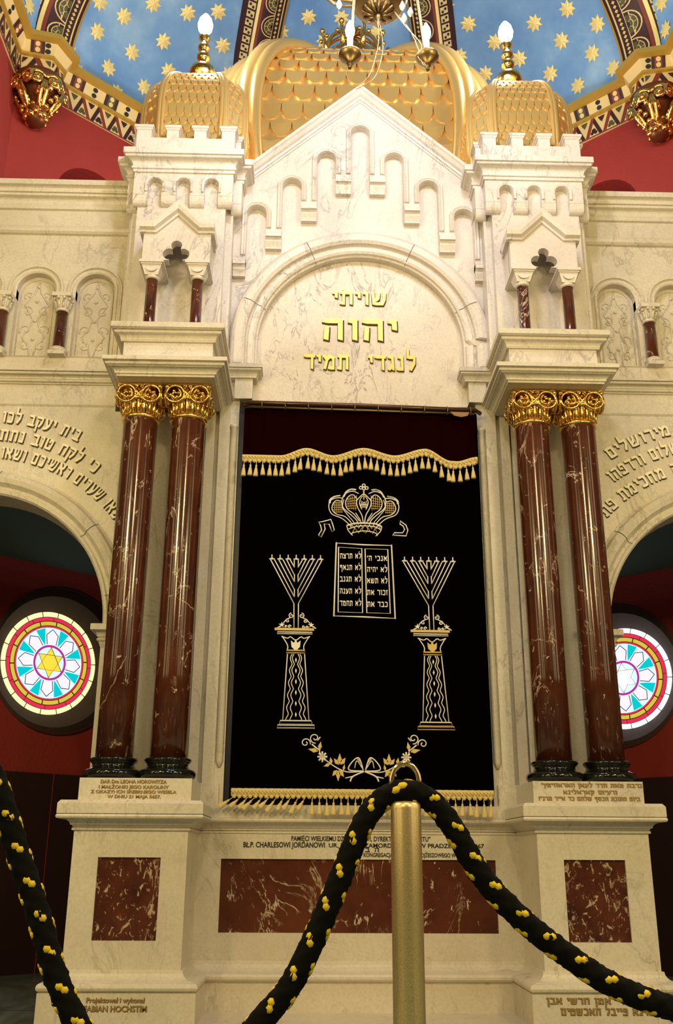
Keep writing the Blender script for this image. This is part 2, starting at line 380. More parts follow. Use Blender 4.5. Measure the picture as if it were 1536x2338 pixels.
ANG = math.atan2(.9, 1.0)
def local_wall(side, cx, cy):
    """frame of an angled apse wall: u along the wall, out towards the hall"""
    ca, sa = math.cos(ANG), math.sin(ANG)
    d = Vector((ca, sa*1.0, 0)); n = Vector((sa, -ca, 0))
    return lambda u, out, z: (side*(cx+u*d.x+out*n.x), cy+u*d.y+out*n.y, z)
NICHE = 3.0
for side, wx, wy, wz, nm, n in ((-1, -2.60, 8.88, 2.60, 'left', 1), (1, -2.49, 8.99, 2.53, 'right', 2)):
    L = local_wall(-side, wx, wy)
    s0, s1 = (-1.5, 1.75) if side < 0 else (-1.65, 1.6)
    hole = arc(0.0, wz, .66, 0, 360, 48)[:-1]
    acx = -.17 if side < 0 else -.34; hole2 = [(acx-.42, 6.6)]+arc(acx, 7.46, .42, 180, 0, 16)+[(acx+.42, 6.6)]
    tmp = MB(); tmp.prism([(s0, 0), (s1, 0), (s1, 9.1), (s0, 9.1)], 0, .5, [hole, hole2]); w = MB()
    w.add([L(x, -y, z) for x, y, z in tmp.v], tmp.f)
    w.add([L(*p) for p in ((acx-.6, -.34, 6.4), (acx+.6, -.34, 6.4), (acx+.6, -.34, 8.1), (acx-.6, -.34, 8.1))], [(0, 1, 2, 3)])
    wall = tag(w.build('wall_'+nm, REDWALL), kind='structure')
    w = MB(); ps = [L(s0, .03, 0), L(s1, .03, 0), L(s1, .03, 1.59), L(s0, .03, 1.59)]; pb = [L(s0, 0, 0), L(s1, 0, 0), L(s1, 0, 1.59), L(s0, 0, 1.59)]
    w.add(ps+pb, [(0, 1, 2, 3), (4, 5, 6, 7), (0, 1, 5, 4), (1, 2, 6, 5), (2, 3, 7, 6), (3, 0, 4, 7)])
    w.m = 1; w.add([L(.02, .034, 0), L(.028, .034, 0), L(.028, .034, 1.59), L(.02, .034, 1.59)], [(0, 1, 2, 3)])
    tag(w.build('baseboard_'+nm, [DADO, REDWALL]), kind='structure')
    # round stained-glass window at the back of a splayed niche
    win = thing('window_%d' % n, 'round stained glass star window seen through the %s arch' % nm, 'window', L(0, 0, wz)); win['kind'] = 'structure'
    GD = -.22
    def disc(name, r0, r1, m, z=0., seg=64, a0=0, gap=0, pieces=None):
        q = MB()
        pieces = pieces or 1; span = 360/pieces
        for p in range(pieces):
            k = max(2, seg//pieces)
            A = [math.radians(a0+p*span+gap/2+(span-gap)*i/k) for i in range(k+1)]
            vs = [L(r*math.cos(a), GD+z, wz+r*math.sin(a)) for r in (r0, r1) for a in A]
            q.add(vs, [(i, i+1, k+1+i+1, k+1+i) for i in range(k)])
        return q.build(name, m, win, recalc=False)
    def poly(q, pts, z=0.): q.add([L(x, GD+z, wz+y) for x, y in pts], [tuple(range(len(pts)))])
    R = .475
    disc('lead_backing', .0, R+.02, LEAD, -.01)
    def ringpane(name, r0, r1, m, pcs, gap, a0): disc(name, r0*R, r1*R, m, .002, 96, a0, gap, pcs)
    ringpane('outer_ring_pane', .905, 1.0, G_CREAM if side < 0 else G_WHITE, 18, 1.0, 5)
    ringpane('red_ring_pane', .825, .895, G_RED, 12, .7, 0)
    ringpane('yellow_ring_pane', .735, .81, G_YELL, 14, 1.6, 8)
    ringpane('thin_red_ring_pane', .69, .722, G_RED, 12, .5, 3)
    disc('sky_ground_pane', .335*R, .69*R, G_SKY, .001)
    q = MB(); q2 = MB(); q3 = MB()
    for k in range(8):
        a = math.radians(90+45*k)
        def pc(r, da): return (R*r*math.cos(a+math.radians(da)), R*r*math.sin(a+math.radians(da)))
        poly(q, [pc(.36, -15), pc(.36, 15), pc(.55, 13), pc(.655, 0), pc(.55, -13)], .004)
        for e in ([pc(.36, -15), pc(.55, -13)], [pc(.36, 15), pc(.55, 13)], [pc(.55, -13), pc(.655, 0)], [pc(.55, 13), pc(.655, 0)]):
            q3.tube([L(x, GD+.006, wz+y) for x, y in e], .0035, 4)
        b = a+math.radians(22.5)
        def pd(r, da): return (R*r*math.cos(b+math.radians(da)), R*r*math.sin(b+math.radians(da)))
        poly(q2, [pd(.345, 0), pd(.52, 6.5), pd(.68, 8.5), pd(.68, -8.5), pd(.52, -6.5)], .003)
    q.build('lilac_petal_pane', G_LILAC, win, recalc=False); q2.build('turquoise_pane', G_TURQ, win, recalc=False); q3.build('lead_came', LEAD, win)
    disc('purple_ring_pane', .30*R, .345*R, G_PURP, .006)
    disc('star_ground_pane', 0, .30*R, G_SKY, .004)
    q = MB(); tip = [(.295*R*math.cos(math.radians(90+60*k)), .295*R*math.sin(math.radians(90+60*k))) for k in range(6)]; inn = [(.17*R*math.cos(math.radians(120+60*k)), .17*R*math.sin(math.radians(120+60*k))) for k in range(6)]
    st = []
    for k in range(6): st += [tip[k], inn[k]]
    poly(q, st, .006); q.build('star_pane', G_AMBER if side < 0 else G_WHITE, win, recalc=False)
    q = MB()
    for a in (0, 1):
        tr = [tip[(2*k+a) % 6] for k in range(3)]
        q.tube([L(x, GD+.010, wz+y) for x, y in tr], .0045, 5, True)
    q.build('star_came', P_RED, win)
    q = MB()   # splayed niche
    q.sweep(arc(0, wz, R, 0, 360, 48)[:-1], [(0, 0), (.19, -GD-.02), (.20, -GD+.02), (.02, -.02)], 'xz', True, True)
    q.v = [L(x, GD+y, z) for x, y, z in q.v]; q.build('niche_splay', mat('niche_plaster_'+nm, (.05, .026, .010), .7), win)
# side walls that carry the vault's front ends, and the flat back wall behind the ark
for s, nm in ((-1, 'side_left'), (1, 'side_right')):
    mb = MB(); x0, x1 = sorted((s*3.45, s*3.75)); mb.box(x0, x1, 6.62, 8.25, 6.1, 9.1); tag(mb.build('wall_'+nm, REDWALL), kind='structure')
for s, nm in ((-1, 'front_left'), (1, 'front_right')):
    mb = MB(); x0, x1 = sorted((s*3.74, s*7.0)); mb.box(x0, x1, 6.56, 6.8, 0, 9.1); tag(mb.build('wall_'+nm, REDWALL), kind='structure')
mb = MB(); mb.box(-1.45, 1.45, 10.02, 10.3, 0, 9.1); tag(mb.build('wall_back', REDWALL), kind='structure')
# dark sloping soffits of the low passage behind the side arches
for s, nm in ((-1, 'left'), (1, 'right')):
    mb = MB()
    A, B, C_, D = (-3.45, 8.0, 3.42), (-1.3, 9.95, 3.42), (-1.3, 6.8, 4.75), (-3.45, 6.8, 4.55); E_ = (-2.0, 9.3, 3.42)
    for q in ((A, B, C_), (A, C_, D)): mb.add([p for p in q]+[(p[0], p[1], p[2]+.06) for p in q], [(0, 1, 2), (5, 4, 3), (0, 1, 4, 3), (1, 2, 5, 4), (2, 0, 3, 5)])
    tag(mb.build('ceiling_passage_'+nm, TEAL, mirror=s > 0), kind='structure')

# ---- vault: blue webs between painted ribs
def ribpt(c, t): return Vector((c.x*math.cos(t)+APEX.x*(1-math.cos(t)), c.y*math.cos(t)+APEX.y*(1-math.cos(t)), ZS+(APEX.z-ZS)*math.sin(t)))
def mir(v): return Vector((-v.x, v.y, v.z))
corners = [CF, CS, CB, mir(CB), mir(CS), mir(CF)]
def webpt(i, a, t, off=0.):
    p = ribpt(corners[i], t); q = ribpt(corners[i+1], t); m = p.lerp(q, a)
    bulge = math.sin(PI*a)*.16; c = Vector((0, 6.3, 7.5)); return m+(m-c).normalized()*(bulge-off)
mb = MB(); NA, NTT = 10, 22
for i in range(5):
    vs = [webpt(i, a/NA, t/NTT*PI/2*.97) for t in range(NTT+1) for a in range(NA+1)]
    mb.add(vs, [(t*(NA+1)+a, t*(NA+1)+a+1, (t+1)*(NA+1)+a+1, (t+1)*(NA+1)+a) for t in range(NTT) for a in range(NA)], True)
vault = tag(mb.build('ceiling', BLUE, recalc=False), kind='structure')
def star_on(mb, i, a, t, size, col=0):
    c = webpt(i, a, t, .012); da = (webpt(i, a+.01, t, .012)-c).normalized(); dt = (webpt(i, a, t+.01, .012)-c); dt = (dt-da*dt.dot(da)).normalized()
    n = da.cross(dt); o = Vector((0, 6, 7))-c
    if n.dot(o) < 0: n = -n
    ph = random.random()*.5; mb.m = col
    ring = [c+(da*math.cos(ph+PI*k/8)+dt*math.sin(ph+PI*k/8))*(size if k % 2 == 0 else size*.60) for k in range(16)]
    mb.add([c+n*.012]+ring, [(0, 1+k, 1+(k+1) % 16) for k in range(16)])
STARS = [(1, 0.308, 0.399, 0.102), (1, 0.217, 0.272, 0.102), (1, 0.417, 0.507, 0.102), (1, 0.392, 0.29, 0.102), (1, 0.517, 0.411, 0.102), (1, 0.742, 0.622, 0.102), (1, 0.808, 0.532, 0.102), (1, 0.308, 0.151, 0.102), (1, 0.575, 0.314, 0.102), (1, 0.867, 0.447, 0.102), (1, 0.483, 0.175, 0.102), (1, 0.367, 0.054, 0.102), (1, 0.175, 0.024, 0.102), (1, 0.183, 0.387, 0.102), (1, 0.592, 0.556, 0.102), (1, 0.125, 0.097, 0.102), (2, 0.275, 0.701, 0.102), (2, 0.467, 0.701, 0.102), (2, 0.125, 0.652, 0.102), (2, 0.775, 0.725, 0.102), (2, 0.667, 0.659, 0.102), (2, 0.375, 0.628, 0.102), (3, 0.1, 0.713, 0.102), (3, 0.033, 0.64, 0.102), (3, 0.208, 0.622, 0.102), (3, 0.133, 0.538, 0.102), (3, 0.325, 0.514, 0.102), (3, 0.425, 0.405, 0.102), (3, 0.533, 0.495, 0.102), (3, 0.25, 0.423, 0.102), (3, 0.7, 0.471, 0.102), (3, 0.633, 0.375, 0.102), (3, 0.808, 0.35, 0.102), (3, 0.75, 0.248, 0.102), (3, 0.55, 0.272, 0.102), (3, 0.658, 0.139, 0.102), (3, 0.825, 0.115, 0.102), (3, 0.758, 0.006, 0.102), (0, 0.875, 0.085, 0.102), (0, 0.917, 0.242, 0.102), (4, 0.1, 0.072, 0.102), (4, 0.117, 0.205, 0.102)]   #@STARS
mb = MB()
for i, a, t, sz in STARS: star_on(mb, i, a, t, sz)
if STARS: tag(mb.build('star_pattern', STAR, vault, recalc=False), kind='structure')

def build_rib(name, c, width, t0, t1, flip, sx, sy):
    """painted rib; u runs 0..1 from the outer edge inwards"""
    N = 60; ctr = Vector((0, 6.3, 7.5)); fr = []
    for k in range(N+1):
        t = t0+(t1-t0)*k/N; p = ribpt(c, t); tg = (ribpt(c, t+.01)-ribpt(c, t-.01)).normalized()
        side = Vector((sx, sy, 0)).normalized(); side = (side-tg*side.dot(tg)).normalized()
        nrm = side.cross(tg).normalized()
        if nrm.dot(ctr-p) < 0: nrm = -nrm
        fr.append((p, side*(-1 if flip else 1), nrm))
    ln = [0]
    for k in range(N): ln.append(ln[-1]+(fr[k+1][0]-fr[k][0]).length)
    def at(u, s, o):
        s = min(max(s, 0), ln[-1]-1e-5); k = 0
        while k < N-1 and ln[k+1] < s: k += 1
        f = (s-ln[k])/(ln[k+1]-ln[k]); p = fr[k][0].lerp(fr[k+1][0], f); sd = fr[k][1].lerp(fr[k+1][1], f); nr = fr[k][2].lerp(fr[k+1][2], f)
        dep = .10*(1-(2*u-1)**2)
        return tuple(p+sd*(u-.5)*width+nr*(o+.03+dep))
    mb = MB(); total = ln[-1]
    def strip(u0, u1, o, m, sub=3):
        mb.m = m; us = [u0+(u1-u0)*i/sub for i in range(sub+1)]
        vs = [at(u, total*k/N, o) for k in range(N+1) for u in us]
        mb.add(vs, [(k*(sub+1)+i, k*(sub+1)+i+1, (k+1)*(sub+1)+i+1, (k+1)*(sub+1)+i) for k in range(N) for i in range(sub)])
    def shape(pts, o, m):
        mb.m = m; mb.add([at(u, s, o) for u, s in pts], [tuple(range(len(pts)))])
    strip(-.02, 1.02, 0, 2, 8)                                  # maroon ground, curved body
    mb.m = 2
    for u in (-.02, 1.02): mb.add([at(u, total*k/N, o) for k in range(N+1) for o in (-.16, 0)], [(2*k, 2*k+1, 2*k+3, 2*k+2) for k in range(N)])
    strip(.30, .37, .012, 1); strip(.375, .44, .006, 3); strip(.735, .75, .004, 0); strip(.90, .93, .005, 0); strip(.98, 1.02, .006, 6)
    s = .04
    W = width
    while s < total-.1:
        shape([(.10, s), (.27, s), (.27, s+.075), (.10, s+.075)], .004, 0)
        for uu, ss in ((.15, .05), (.215, .025)): shape([(uu+.028*math.cos(2*PI*k/8), s+ss+.028*W*1.2*math.sin(2*PI*k/8)) for k in range(8)], .008, 4)
        s += .098
    s = .10
    while s < total-.2:                                        # scallops that stand on the inner line
        for rr, m, o in ((.27, 0, .003), (.245, 2, .005), (.20, 0, .007), (.185, 5, .009), (.12, 0, .011), (.105, 5, .013), (.055, 4, .015)):
            shape([(.735-rr*math.sin(PI*k/10)*1.0, s+rr*W*.98*math.cos(PI*k/10)) for k in range(11)], o, m)
        for a in (45, 90, 135): 
            ca, sa = math.cos(math.radians(a)), math.sin(math.radians(a)); pp = [(.735-r*sa, s+r*W*.98*ca) for r in (.05, .2)]
            shape([(pp[0][0], pp[0][1]-.003), (pp[1][0], pp[1][1]-.003), (pp[1][0], pp[1][1]+.003), (pp[0][0], pp[0][1]+.003)], .014, 0)
        s += .27*W*2.05
    s = .03
    while s < total-.06:
        shape([(.79, s), (.825, s-.022), (.86, s), (.825, s+.022)], .005, 7); s += .052
    return tag(mb.build(name, [P_CREAM, STAR, P_DARK, P_RED, P_BLACK, P_GREEN, P_GOLD, FRINGE], recalc=False), kind='structure')
for i, (c, fl, sx, sy) in enumerate(((CS, False, .8, .6), (CB, False, .97, .24), (mir(CB), True, .97, -.24), (mir(CS), True, .8, -.6))):
    build_rib('trim_%d' % (i+1), c, .62 if i in (0, 3) else .50, .03, 1.35, fl, sx, sy)

# ---- painted cornice band at the springing, stepping out around a corbel in each corner
BAND = [(-3.45, 6.6), (-3.45, 7.99), (-3.40, 8.03), (-3.12, 8.09), (-3.055, 8.25), (-3.14, 8.404), (-1.3, 10.06)]
prof = [(0, 8.48), (.015, 8.48), (.015, 8.73), (.05, 8.735), (.05, 8.765), (.035, 8.77), (.09, 8.885), (.12, 8.89), (.16, 8.90), (.16, 8.96), (.05, 8.985), (0, 8.985)]
for s, nm in ((-1, 'left'), (1, 'right')):
    mb = MB(); mb.m = 0; n0 = len(prof)
    mb.sweep(BAND, prof, 'xy')
    # give each face its paint by where it sits in the profile
    nseg = len(BAND)-1
    for fi in range(nseg*n0):
        a = fi % n0; mb.mi[fi] = 3 if a in (2, 3, 4) or a >= 6 else 0
    for i in range(nseg):
        A, B = Vector(BAND[i]), Vector(BAND[i+1]); Lh = (B-A).length; d = (B-A)/Lh; nn = Vector((d.y, -d.x))
        if A.y > 9.6: continue
        def W(u, o, z): q = A+d*u+nn*o; return (q.x, q.y, z)
        def shp(pts, m, o=.02, zf=None):
            mb.m = m; mb.add([W(u, (zf(z) if zf else o), z) for u, z in pts], [tuple(range(len(pts)))])
        per = .21; k = max(1, round(Lh/per)); per = Lh/k; e0 = .0
        for j in range(k):
            u0 = j*per; z0, z1 = 8.495, 8.725; th = per*.20
            shp([(u0, z0), (u0+th, z0), (u0+per/2+th/2, z1), (u0+per/2-th/2, z1)], 1)
            shp([(u0+per-th, z0), (u0+per, z0), (u0+per/2+th/2, z1), (u0+per/2-th/2, z1)], 2, .021)
            g = 5 if j % 2 else 1
            for (cu, cz, r) in ((.5, .07, .030), (.40, .04, .024), (.60, .04, .024)): shp([(u0+per*cu+r*.85*math.cos(2*PI*q/8), z0+cz+r*.95*math.sin(2*PI*q/8)) for q in range(8)], g, .0205)
            for (cu, sgn) in ((0.0, 1), (1.0, -1)): shp([(u0+per*cu, z1-.012), (u0+per*cu+sgn*per*.2, z1-.012), (u0+per*cu+sgn*per*.12, z1-.05), (u0+per*cu, z1-.09)], 5 if (j+(sgn < 0)) % 2 else 1, .0207)
        shp([(0, 8.48), (Lh, 8.48), (Lh, 8.497), (0, 8.497)], 2, .022)
        zf = lambda z: .039+.055*(z-8.77)/.115
        per = .40 if Lh > .5 else Lh; k = max(1, round(Lh/per)); per = Lh/k
        for j in range(k):
            c = (j+.5)*per; wd_ = min(.16, per*.5)
            if Lh > .25:
                shp([(c-wd_/2, 8.772), (c+wd_/2, 8.772), (c+wd_/2, 8.884), (c-wd_/2, 8.884)], 1, zf=zf)
                shp([(c-wd_*.27, 8.772), (c+wd_*.27, 8.772), (c+wd_*.27, 8.884), (c-wd_*.27, 8.884)], 5 if j % 2 else 2, zf=lambda z: zf(z)+.003)
                for dz in (-.026, .026): shp([(c+.026*math.cos(2*PI*q/10), 8.828+dz+.024*math.sin(2*PI*q/10)) for q in range(10)], 0, zf=lambda z: zf(z)+.006)
            for cc in ((c+per/2,) if Lh > .5 else (c+per*.36,)):
                if cc > Lh-.03: continue
                for dz in (-.027, .027): shp([(cc+.030*math.cos(2*PI*q/10), 8.828+dz+.023*math.sin(2*PI*q/10)) for q in range(10)], 4, zf=zf)
    tag(mb.build('trim_cornice_'+nm, [P_CREAM, P_DARK, P_RED, P_GOLD, P_BLACK, P_GREEN], mirror=s > 0, recalc=False), kind='structure')
# carved gilt corbels under the corners of the cornice
def spiral(c, ax, az, r0, turns, n=26, a0=0., sgn=1):
    out = []
    for k in range(n):
        f = k/(n-1); r = r0*(1-.86*f); a = a0+sgn*turns*2*PI*f
        out.append(Vector(c)+Vector(ax)*r*math.cos(a)+Vector(az)*r*math.sin(a))
    return out
for s, nm in ((-1, 'left'), (1, 'right')):
    t = thing('corbel', 'carved gilt scroll corbel under the painted vault rib, upper %s corner' % nm, 'corbel', (s*3.2, 8.1, 7.7), 'carved corbels under the vault')
    mb = MB(); base = (-3.22, 8.14, 0)
    mb.lathe(base, [(.03, 7.95), (.09, 7.98), (.11, 8.03), (.09, 8.07), (.12, 8.10), (.13, 8.14), (.12, 8.18), (.17, 8.28), (.24, 8.40), (.26, 8.47), (.26, 8.48)], 20)
    mb.build('bracket_core', mat('corbel_ground_'+nm, (.16, .05, .015), .4, .5), t, mirror=s > 0)
    mb = MB(); random.seed(3)
    for a in (-120, -60, -5, -175):
        d = Vector((math.cos(math.radians(a)), math.sin(math.radians(a)), 0)); tn = Vector((-d.y, d.x, 0)); o = Vector((base[0], base[1], 8.34))+d*.25
        for sg in (-1, 1):
            mb.tube(spiral(o+tn*sg*.085, tn*sg, (0, 0, 1), .085, 1.6, a0=PI*.9, sgn=-1), .020, 6); mb.ball(o+tn*sg*.085, .03, 8)
            mb.tube([o+tn*sg*.0+Vector((0, 0, -.02)), o+tn*sg*.03-d*.03+Vector((0, 0, -.12)), o+tn*sg*.02-d*.10+Vector((0, 0, -.22)), o-d*.12+Vector((0, 0, -.27))], [.028, .026, .02, .012], 6)
        for k in range(7): mb.ball(o-d*(.02+.02*k)+tn*random.uniform(-.09, .09)+Vector((0, 0, -.07-.03*k)), .032, 8)
    for k in range(14):
        a = 2*PI*k/14; mb.ball((base[0]+.10*math.cos(a), base[1]+.10*math.sin(a), 8.02+.03*(k % 2)), .036, 8)
        mb.ball((base[0]+.12*math.cos(a+.2), base[1]+.12*math.sin(a+.2), 8.13), .026, 8)
    mb.build('gilt_scrollwork', GOLD, t, mirror=s > 0)

# ================================================================== THE ARK
X0 = .02
SIDE = {-1: 'left', 1: 'right'}
def mprof(*p): return list(p)

# ---- central base under the curtain
base = thing('ark_dado', 'cream marble dado below the curtain with wide red panel and black memorial lettering', 'dado', (0, 6.54, 0))
mb = MB(); mb.prism([(-1.05, .2), (1.05, .2), (1.05, 1.07), (-1.05, 1.07)], 6.54, 7.1, [[(-.870, .473), (.870, .473), (.870, .903), (-.870, .903)]]); mb.build('body', MARBLE, base)
mb = MB(); mb.box(-.870, .870, 6.556, 6.60, .473, .903); mb.build('inlay_panel', REDM_WIDE, base)
CORN = torus_pts(0, 1.062, .010, 3, -90, 90)+[(.012, 1.075)]+[(.012, 1.085)]+cove(.02, 1.088, .055, 1.118, 4)+torus_pts(.068, 1.134, .013, 4)+[(.05, 1.148)]
mb = MB(); mb.sweep([(-1.04, 6.54), (1.04, 6.54)], closed_prof(CORN, -.05), smooth=False); mb.box(-1.04, 1.04, 6.48, 7.0, 1.148, 1.228); mb.build('ledge', MARBLE, base)
mb = MB(); mb.sweep([(-1.03, 6.54), (1.03, 6.54)], closed_prof([(.09, .0), (.09, .205), (.10, .212)]+torus_pts(.095, .232, .022, 5)+[(.085, .256)]+cove(.012, .316, .08, .258, 5)[::-1]+[(0, .318)], -.05)); mb.build('plinth', MARBLE, base)
mb = MB(); mb.box(-.93, .93, 5.7, 6.5, 0, .042); mb.build('step', MARBLE, base)
latin([('PAMIĘCI WIELKIEMU DZIAŁACZOWI, DYREKTOROWI „JOINTU”', -.429, .459, 1.013, .030), ('BŁ.P. CHARLESOWI JORDANOWI', -.732, -.215, .973, .033),
       ('UR. 7.II.1908 ZAMORDOWANY W PRADZE 16.VIII.1967', -.19, .80, .975, .026), ('KONGREGACJA WYZNANIA MOJŻESZOWEGO W KRAKOWIE', .031, .76, .919, .025)], base, 6.54, INK, 'memorial_lettering')
heb_line('ה ב צ נ ת', .0, .948, 6.539, .26, .026, base, 'memorial_lettering', INK, .003, False)

# ---- pedestals with inscription blocks
PCORN = torus_pts(.004, 1.064, .010, 3)+[(.010, 1.078), (.012, 1.084)]+cove(.022, 1.087, .065, 1.118, 5)+torus_pts(.080, 1.133, .014, 4)+[(.07, 1.148)]
PBASE = [(.10, .0), (.10, .210), (.085, .213)]+torus_pts(.085, .236, .024, 6)+[(.075, .262)]+cove(.012, .316, .07, .265, 5)[::-1]+[(0, .318)]
def pedestal(s):
    nm = SIDE[s]
    t = thing('pedestal', ('cream marble pedestal with red panel and Polish donor lettering, left of the curtain' if s < 0 else
              'cream marble pedestal with red panel and Hebrew donor lettering, right of the curtain'), 'pedestal', (s*1.353, 6.3, 0), 'pedestals of the ark')
    a, b = 1.022, 1.684; X = lambda x: x
    mb = MB(); mb.prism([(a, .2), (b, .2), (b, 1.07), (a, 1.07)], 6.0, 6.54, [[(1.172, .466), (1.533, .466), (1.533, .909), (1.172, .909)]]); mb.build('body', MARBLE, t, s < 0)
    mb = MB(); mb.box(1.172, 1.533, 6.014, 6.06, .466, .909); mb.build('inlay_panel', REDM_PANEL, t, s < 0)
    mb = MB(); mb.sweep(frame_path(a, b, 6.0, 6.54), closed_prof(PCORN, -.05))
    q = [(a-.065, 6.62), (a-.065, 5.91), (b+.063, 5.91), (b+.063, 6.62)]
    mb.sweep(frame_path(a, b, 6.0, 6.54), closed_prof([(.09, 1.148), (.09, 1.205), (.075, 1.223)], -.05)); mb.box(a-.05, b+.05, 5.93, 6.54, 1.15, 1.2225); mb.build('ledge', MARBLE, t, s < 0)
    mb = MB(); mb.sweep(frame_path(a, b, 6.0, 6.54), closed_prof(PBASE, -.05)); mb.build('plinth', MARBLE, t, s < 0)
    mb = MB(); mb.box(1.014, 1.675, 5.985, 6.5, 1.223, 1.352); blk = mb.build('inscription_block', MARBLE, t, s < 0)
    if s < 0:
        L1 = [('DAR Dra LEONA HOROWITZA', -1.55, -1.162, 1.322, .020), ('I MAŁŻONKI JEGO KAROLINY', -1.559, -1.148, 1.292, .019), ('Z OKAZYI ICH SREBRNEGO WESELA', -1.604, -1.101, 1.265, .018), ('W DNIU 21 MAJA 5657.', -1.505, -1.192, 1.238, .018)]
        latin(L1, blk, 5.985, (LETTER_OLD, LETTER_SHADOW))
        L2 = [('Projektował i wykonał', -1.512, -1.195, .166, .026), ('FABIAN HOCHSTIM', -1.523, -1.183, .122, .030)]
        latin(L2, t, 5.9, (LETTER_OLD, LETTER_SHADOW))
        for c in kids(blk): c.location = -Vector(t.location)-Vector(blk.location)
        for c in kids(t):
            if c.name.startswith('lettering'): c.location = -Vector(t.location)
    else:
        for txt, x0, x1, z, h in (("נדבת מאת הדר לעאן האראוויטץ'", 1.065, 1.67, 1.318, .022), ('ורעיתו קאראלינא', 1.193, 1.516, 1.278, .022), ('ביום חתונת הכסף שלהם כד אייר תרנ"ז', 1.043, 1.65, 1.241, .022)):
            o = heb_line(txt, (x0+x1)/2, z, 5.985, x1-x0, h, blk, 'lettering', LETTER_OLD, .004, True, nw=.15, nh=.2); o.location = -Vector(t.location)-Vector(blk.location)
        for txt, x0, x1, z, h in (('מעשה ידי אמן חרשי אבן', 1.0, 1.62, .163, .032), ('שרגא פייבל האכשטים', 1.075, 1.595, .108, .036)):
            heb_line(txt, (x0+x1)/2, z, 5.9, x1-x0, h, t, 'lettering', LETTER_OLD, .004, True, nw=.15, nh=.2).location = -Vector(t.location)
    return t
pedestal(-1); pedestal(1)

# ---- the four red marble columns
def capital_parts(parent, c, zb, zt):
    H = zt-zb; parts = []
    mb = MB(); mb.lathe((c[0], c[1], 0), [(.118, zb-.005), (.130, zb), (.132, zb+.012), (.126, zb+.022), (.116, zb+.03), (.112, zb+.09), (.122, zb+.14), (.132, zb+.17), (.12, zb+.185), (.105, zb+H*.97)], 36); mb.box(c[0]-.145, c[0]+.145, c[1]-.145, c[1]+.145, zt-.018, zt); bell = mb.build('capital', GOLD, parent)
    lv = MB()
    for k in range(20):                                     # ring of upright leaves
        a = 2*PI*k/20; d = Vector((math.cos(a), math.sin(a), 0)); tn = Vector((-d.y, d.x, 0)); o = Vector((c[0], c[1], 0))
        lv.tube([o+d*.122+Vector((0, 0, zb+.03)), o+d*.120+Vector((0, 0, zb+.08)), o+d*.130+Vector((0, 0, zb+.125)), o+d*.150+Vector((0, 0, zb+.145)), o+d*.158+Vector((0, 0, zb+.132))], [.011, .012, .012, .010, .004], 5)
        lv.tube([o+d*.118+tn*.018+Vector((0, 0, zb+.03)), o+d*.121+tn*.018+Vector((0, 0, zb+.10)), o+d*.134+tn*.016+Vector((0, 0, zb+.12))], .005, 4)
    lv.build('leaf_ring', GOLD, bell).location = Vector((0, 0, 0)) if False else lv_loc(bell)
    vo = MB(); zc = zt-.086
    for ang in (0, 90, 180, 270):
        Rm = Matrix.Rotation(math.radians(ang), 3, 'Z'); o = Vector((c[0], c[1], 0))
        P = lambda x, y, z: o+Rm@Vector((x, y, 0))+Vector((0, 0, z))
        ax = Rm@Vector((1, 0, 0)); f = -.150
        for sg in (-1, 1):
            ring = [P(sg*.083+.062*math.cos(2*PI*k/20), f, zc+.062*math.sin(2*PI*k/20)) for k in range(20)]
            vo.tube(ring, .009, 6, True)
            vo.tube(spiral(P(sg*.083, f+.006, zc), ax*sg, (0, 0, 1), .045, 1.1, 18, PI*.6), .008, 5)
            for q in range(4): vo.ball(P(sg*.083+.024*math.cos(q*1.6+.4), f+.004, zc+.024*math.sin(q*1.6+.4)), .012, 6)
            vo.tube([P(sg*.062, f+.045, zb+.03), P(sg*.050, f+.028, zb+.09), P(sg*.020, f+.006, zb+.13), P(-sg*.012, f-.004, zb+.165), P(-sg*.032, f-.004, zb+.20)], [.008, .009, .009, .008, .005], 6)
            vo.tube(spiral(P(sg*.016, f, zt-.032), ax*sg, (0, 0, 1), .016, 1.1, 12, -PI/2), .005, 5)
            vo.ball(P(sg*.145, f+.01, zt-.03), .014, 8)
            vo.tube([P(sg*.088, f+.02, zb+.10), P(sg*.10, f, zb+.135), P(sg*.115, f-.012, zb+.142), P(sg*.125, f-.006, zb+.128)], [.016, .016, .012, .005], 6)
        vo.tube([P(-.04, f+.01, zb+.118), P(0, f-.002, zb+.128), P(.04, f+.01, zb+.118)], .009, 6)
    vo.build('volute', GOLD, bell).location = lv_loc(bell)
    return bell
def lv_loc(par):  # meshes are laid out in world space; undo the chain of parent offsets
    v = Vector((0, 0, 0)); p = par
    while p: v -= Vector(p.location); p = p.parent
    return v
def column(x, y, label):
    t = thing('marble_column', label, 'column', (x, y, 1.352), 'red marble columns of the ark')
    zb, zt = 1.352, 3.752
    mb = MB(); bp = [(.165, zb)]+[(.150+.028*math.cos(math.radians(a)), zb+.034+.030*math.sin(math.radians(a))) for a in range(-80, 81, 20)]+[(.146, zb+.068), (.134, zb+.074), (.127, zb+.086), (.129, zb+.098), (.139, zb+.104)]+[(.132+.014*math.cos(math.radians(a)), zb+.119+.013*math.sin(math.radians(a))) for a in range(-70, 71, 20)]+[(.122, zb+.134), (.116, zb+.136)]
    mb.lathe((x, y, 0), bp, 48); mb.build('base', BLACKM, t)
    mb = MB(); mb.lathe((x, y, 0), [(.1145, zb+.12), (.1145, zb+.7), (.1165, 2.9), (.1165, zt-.02), (.118, zt)], 48); mb.build('shaft', REDM, t)
    capital_parts(t, (x, y), zt, 3.993)
    for c in kids(t): c.location = -Vector(t.location)
    return t
YC = 6.2
column(-1.525, YC, 'outer of the two red marble columns left of the curtain, gilt capital')
column(-1.193, YC, 'inner red marble column left of the curtain, nearest its edge, gilt capital')
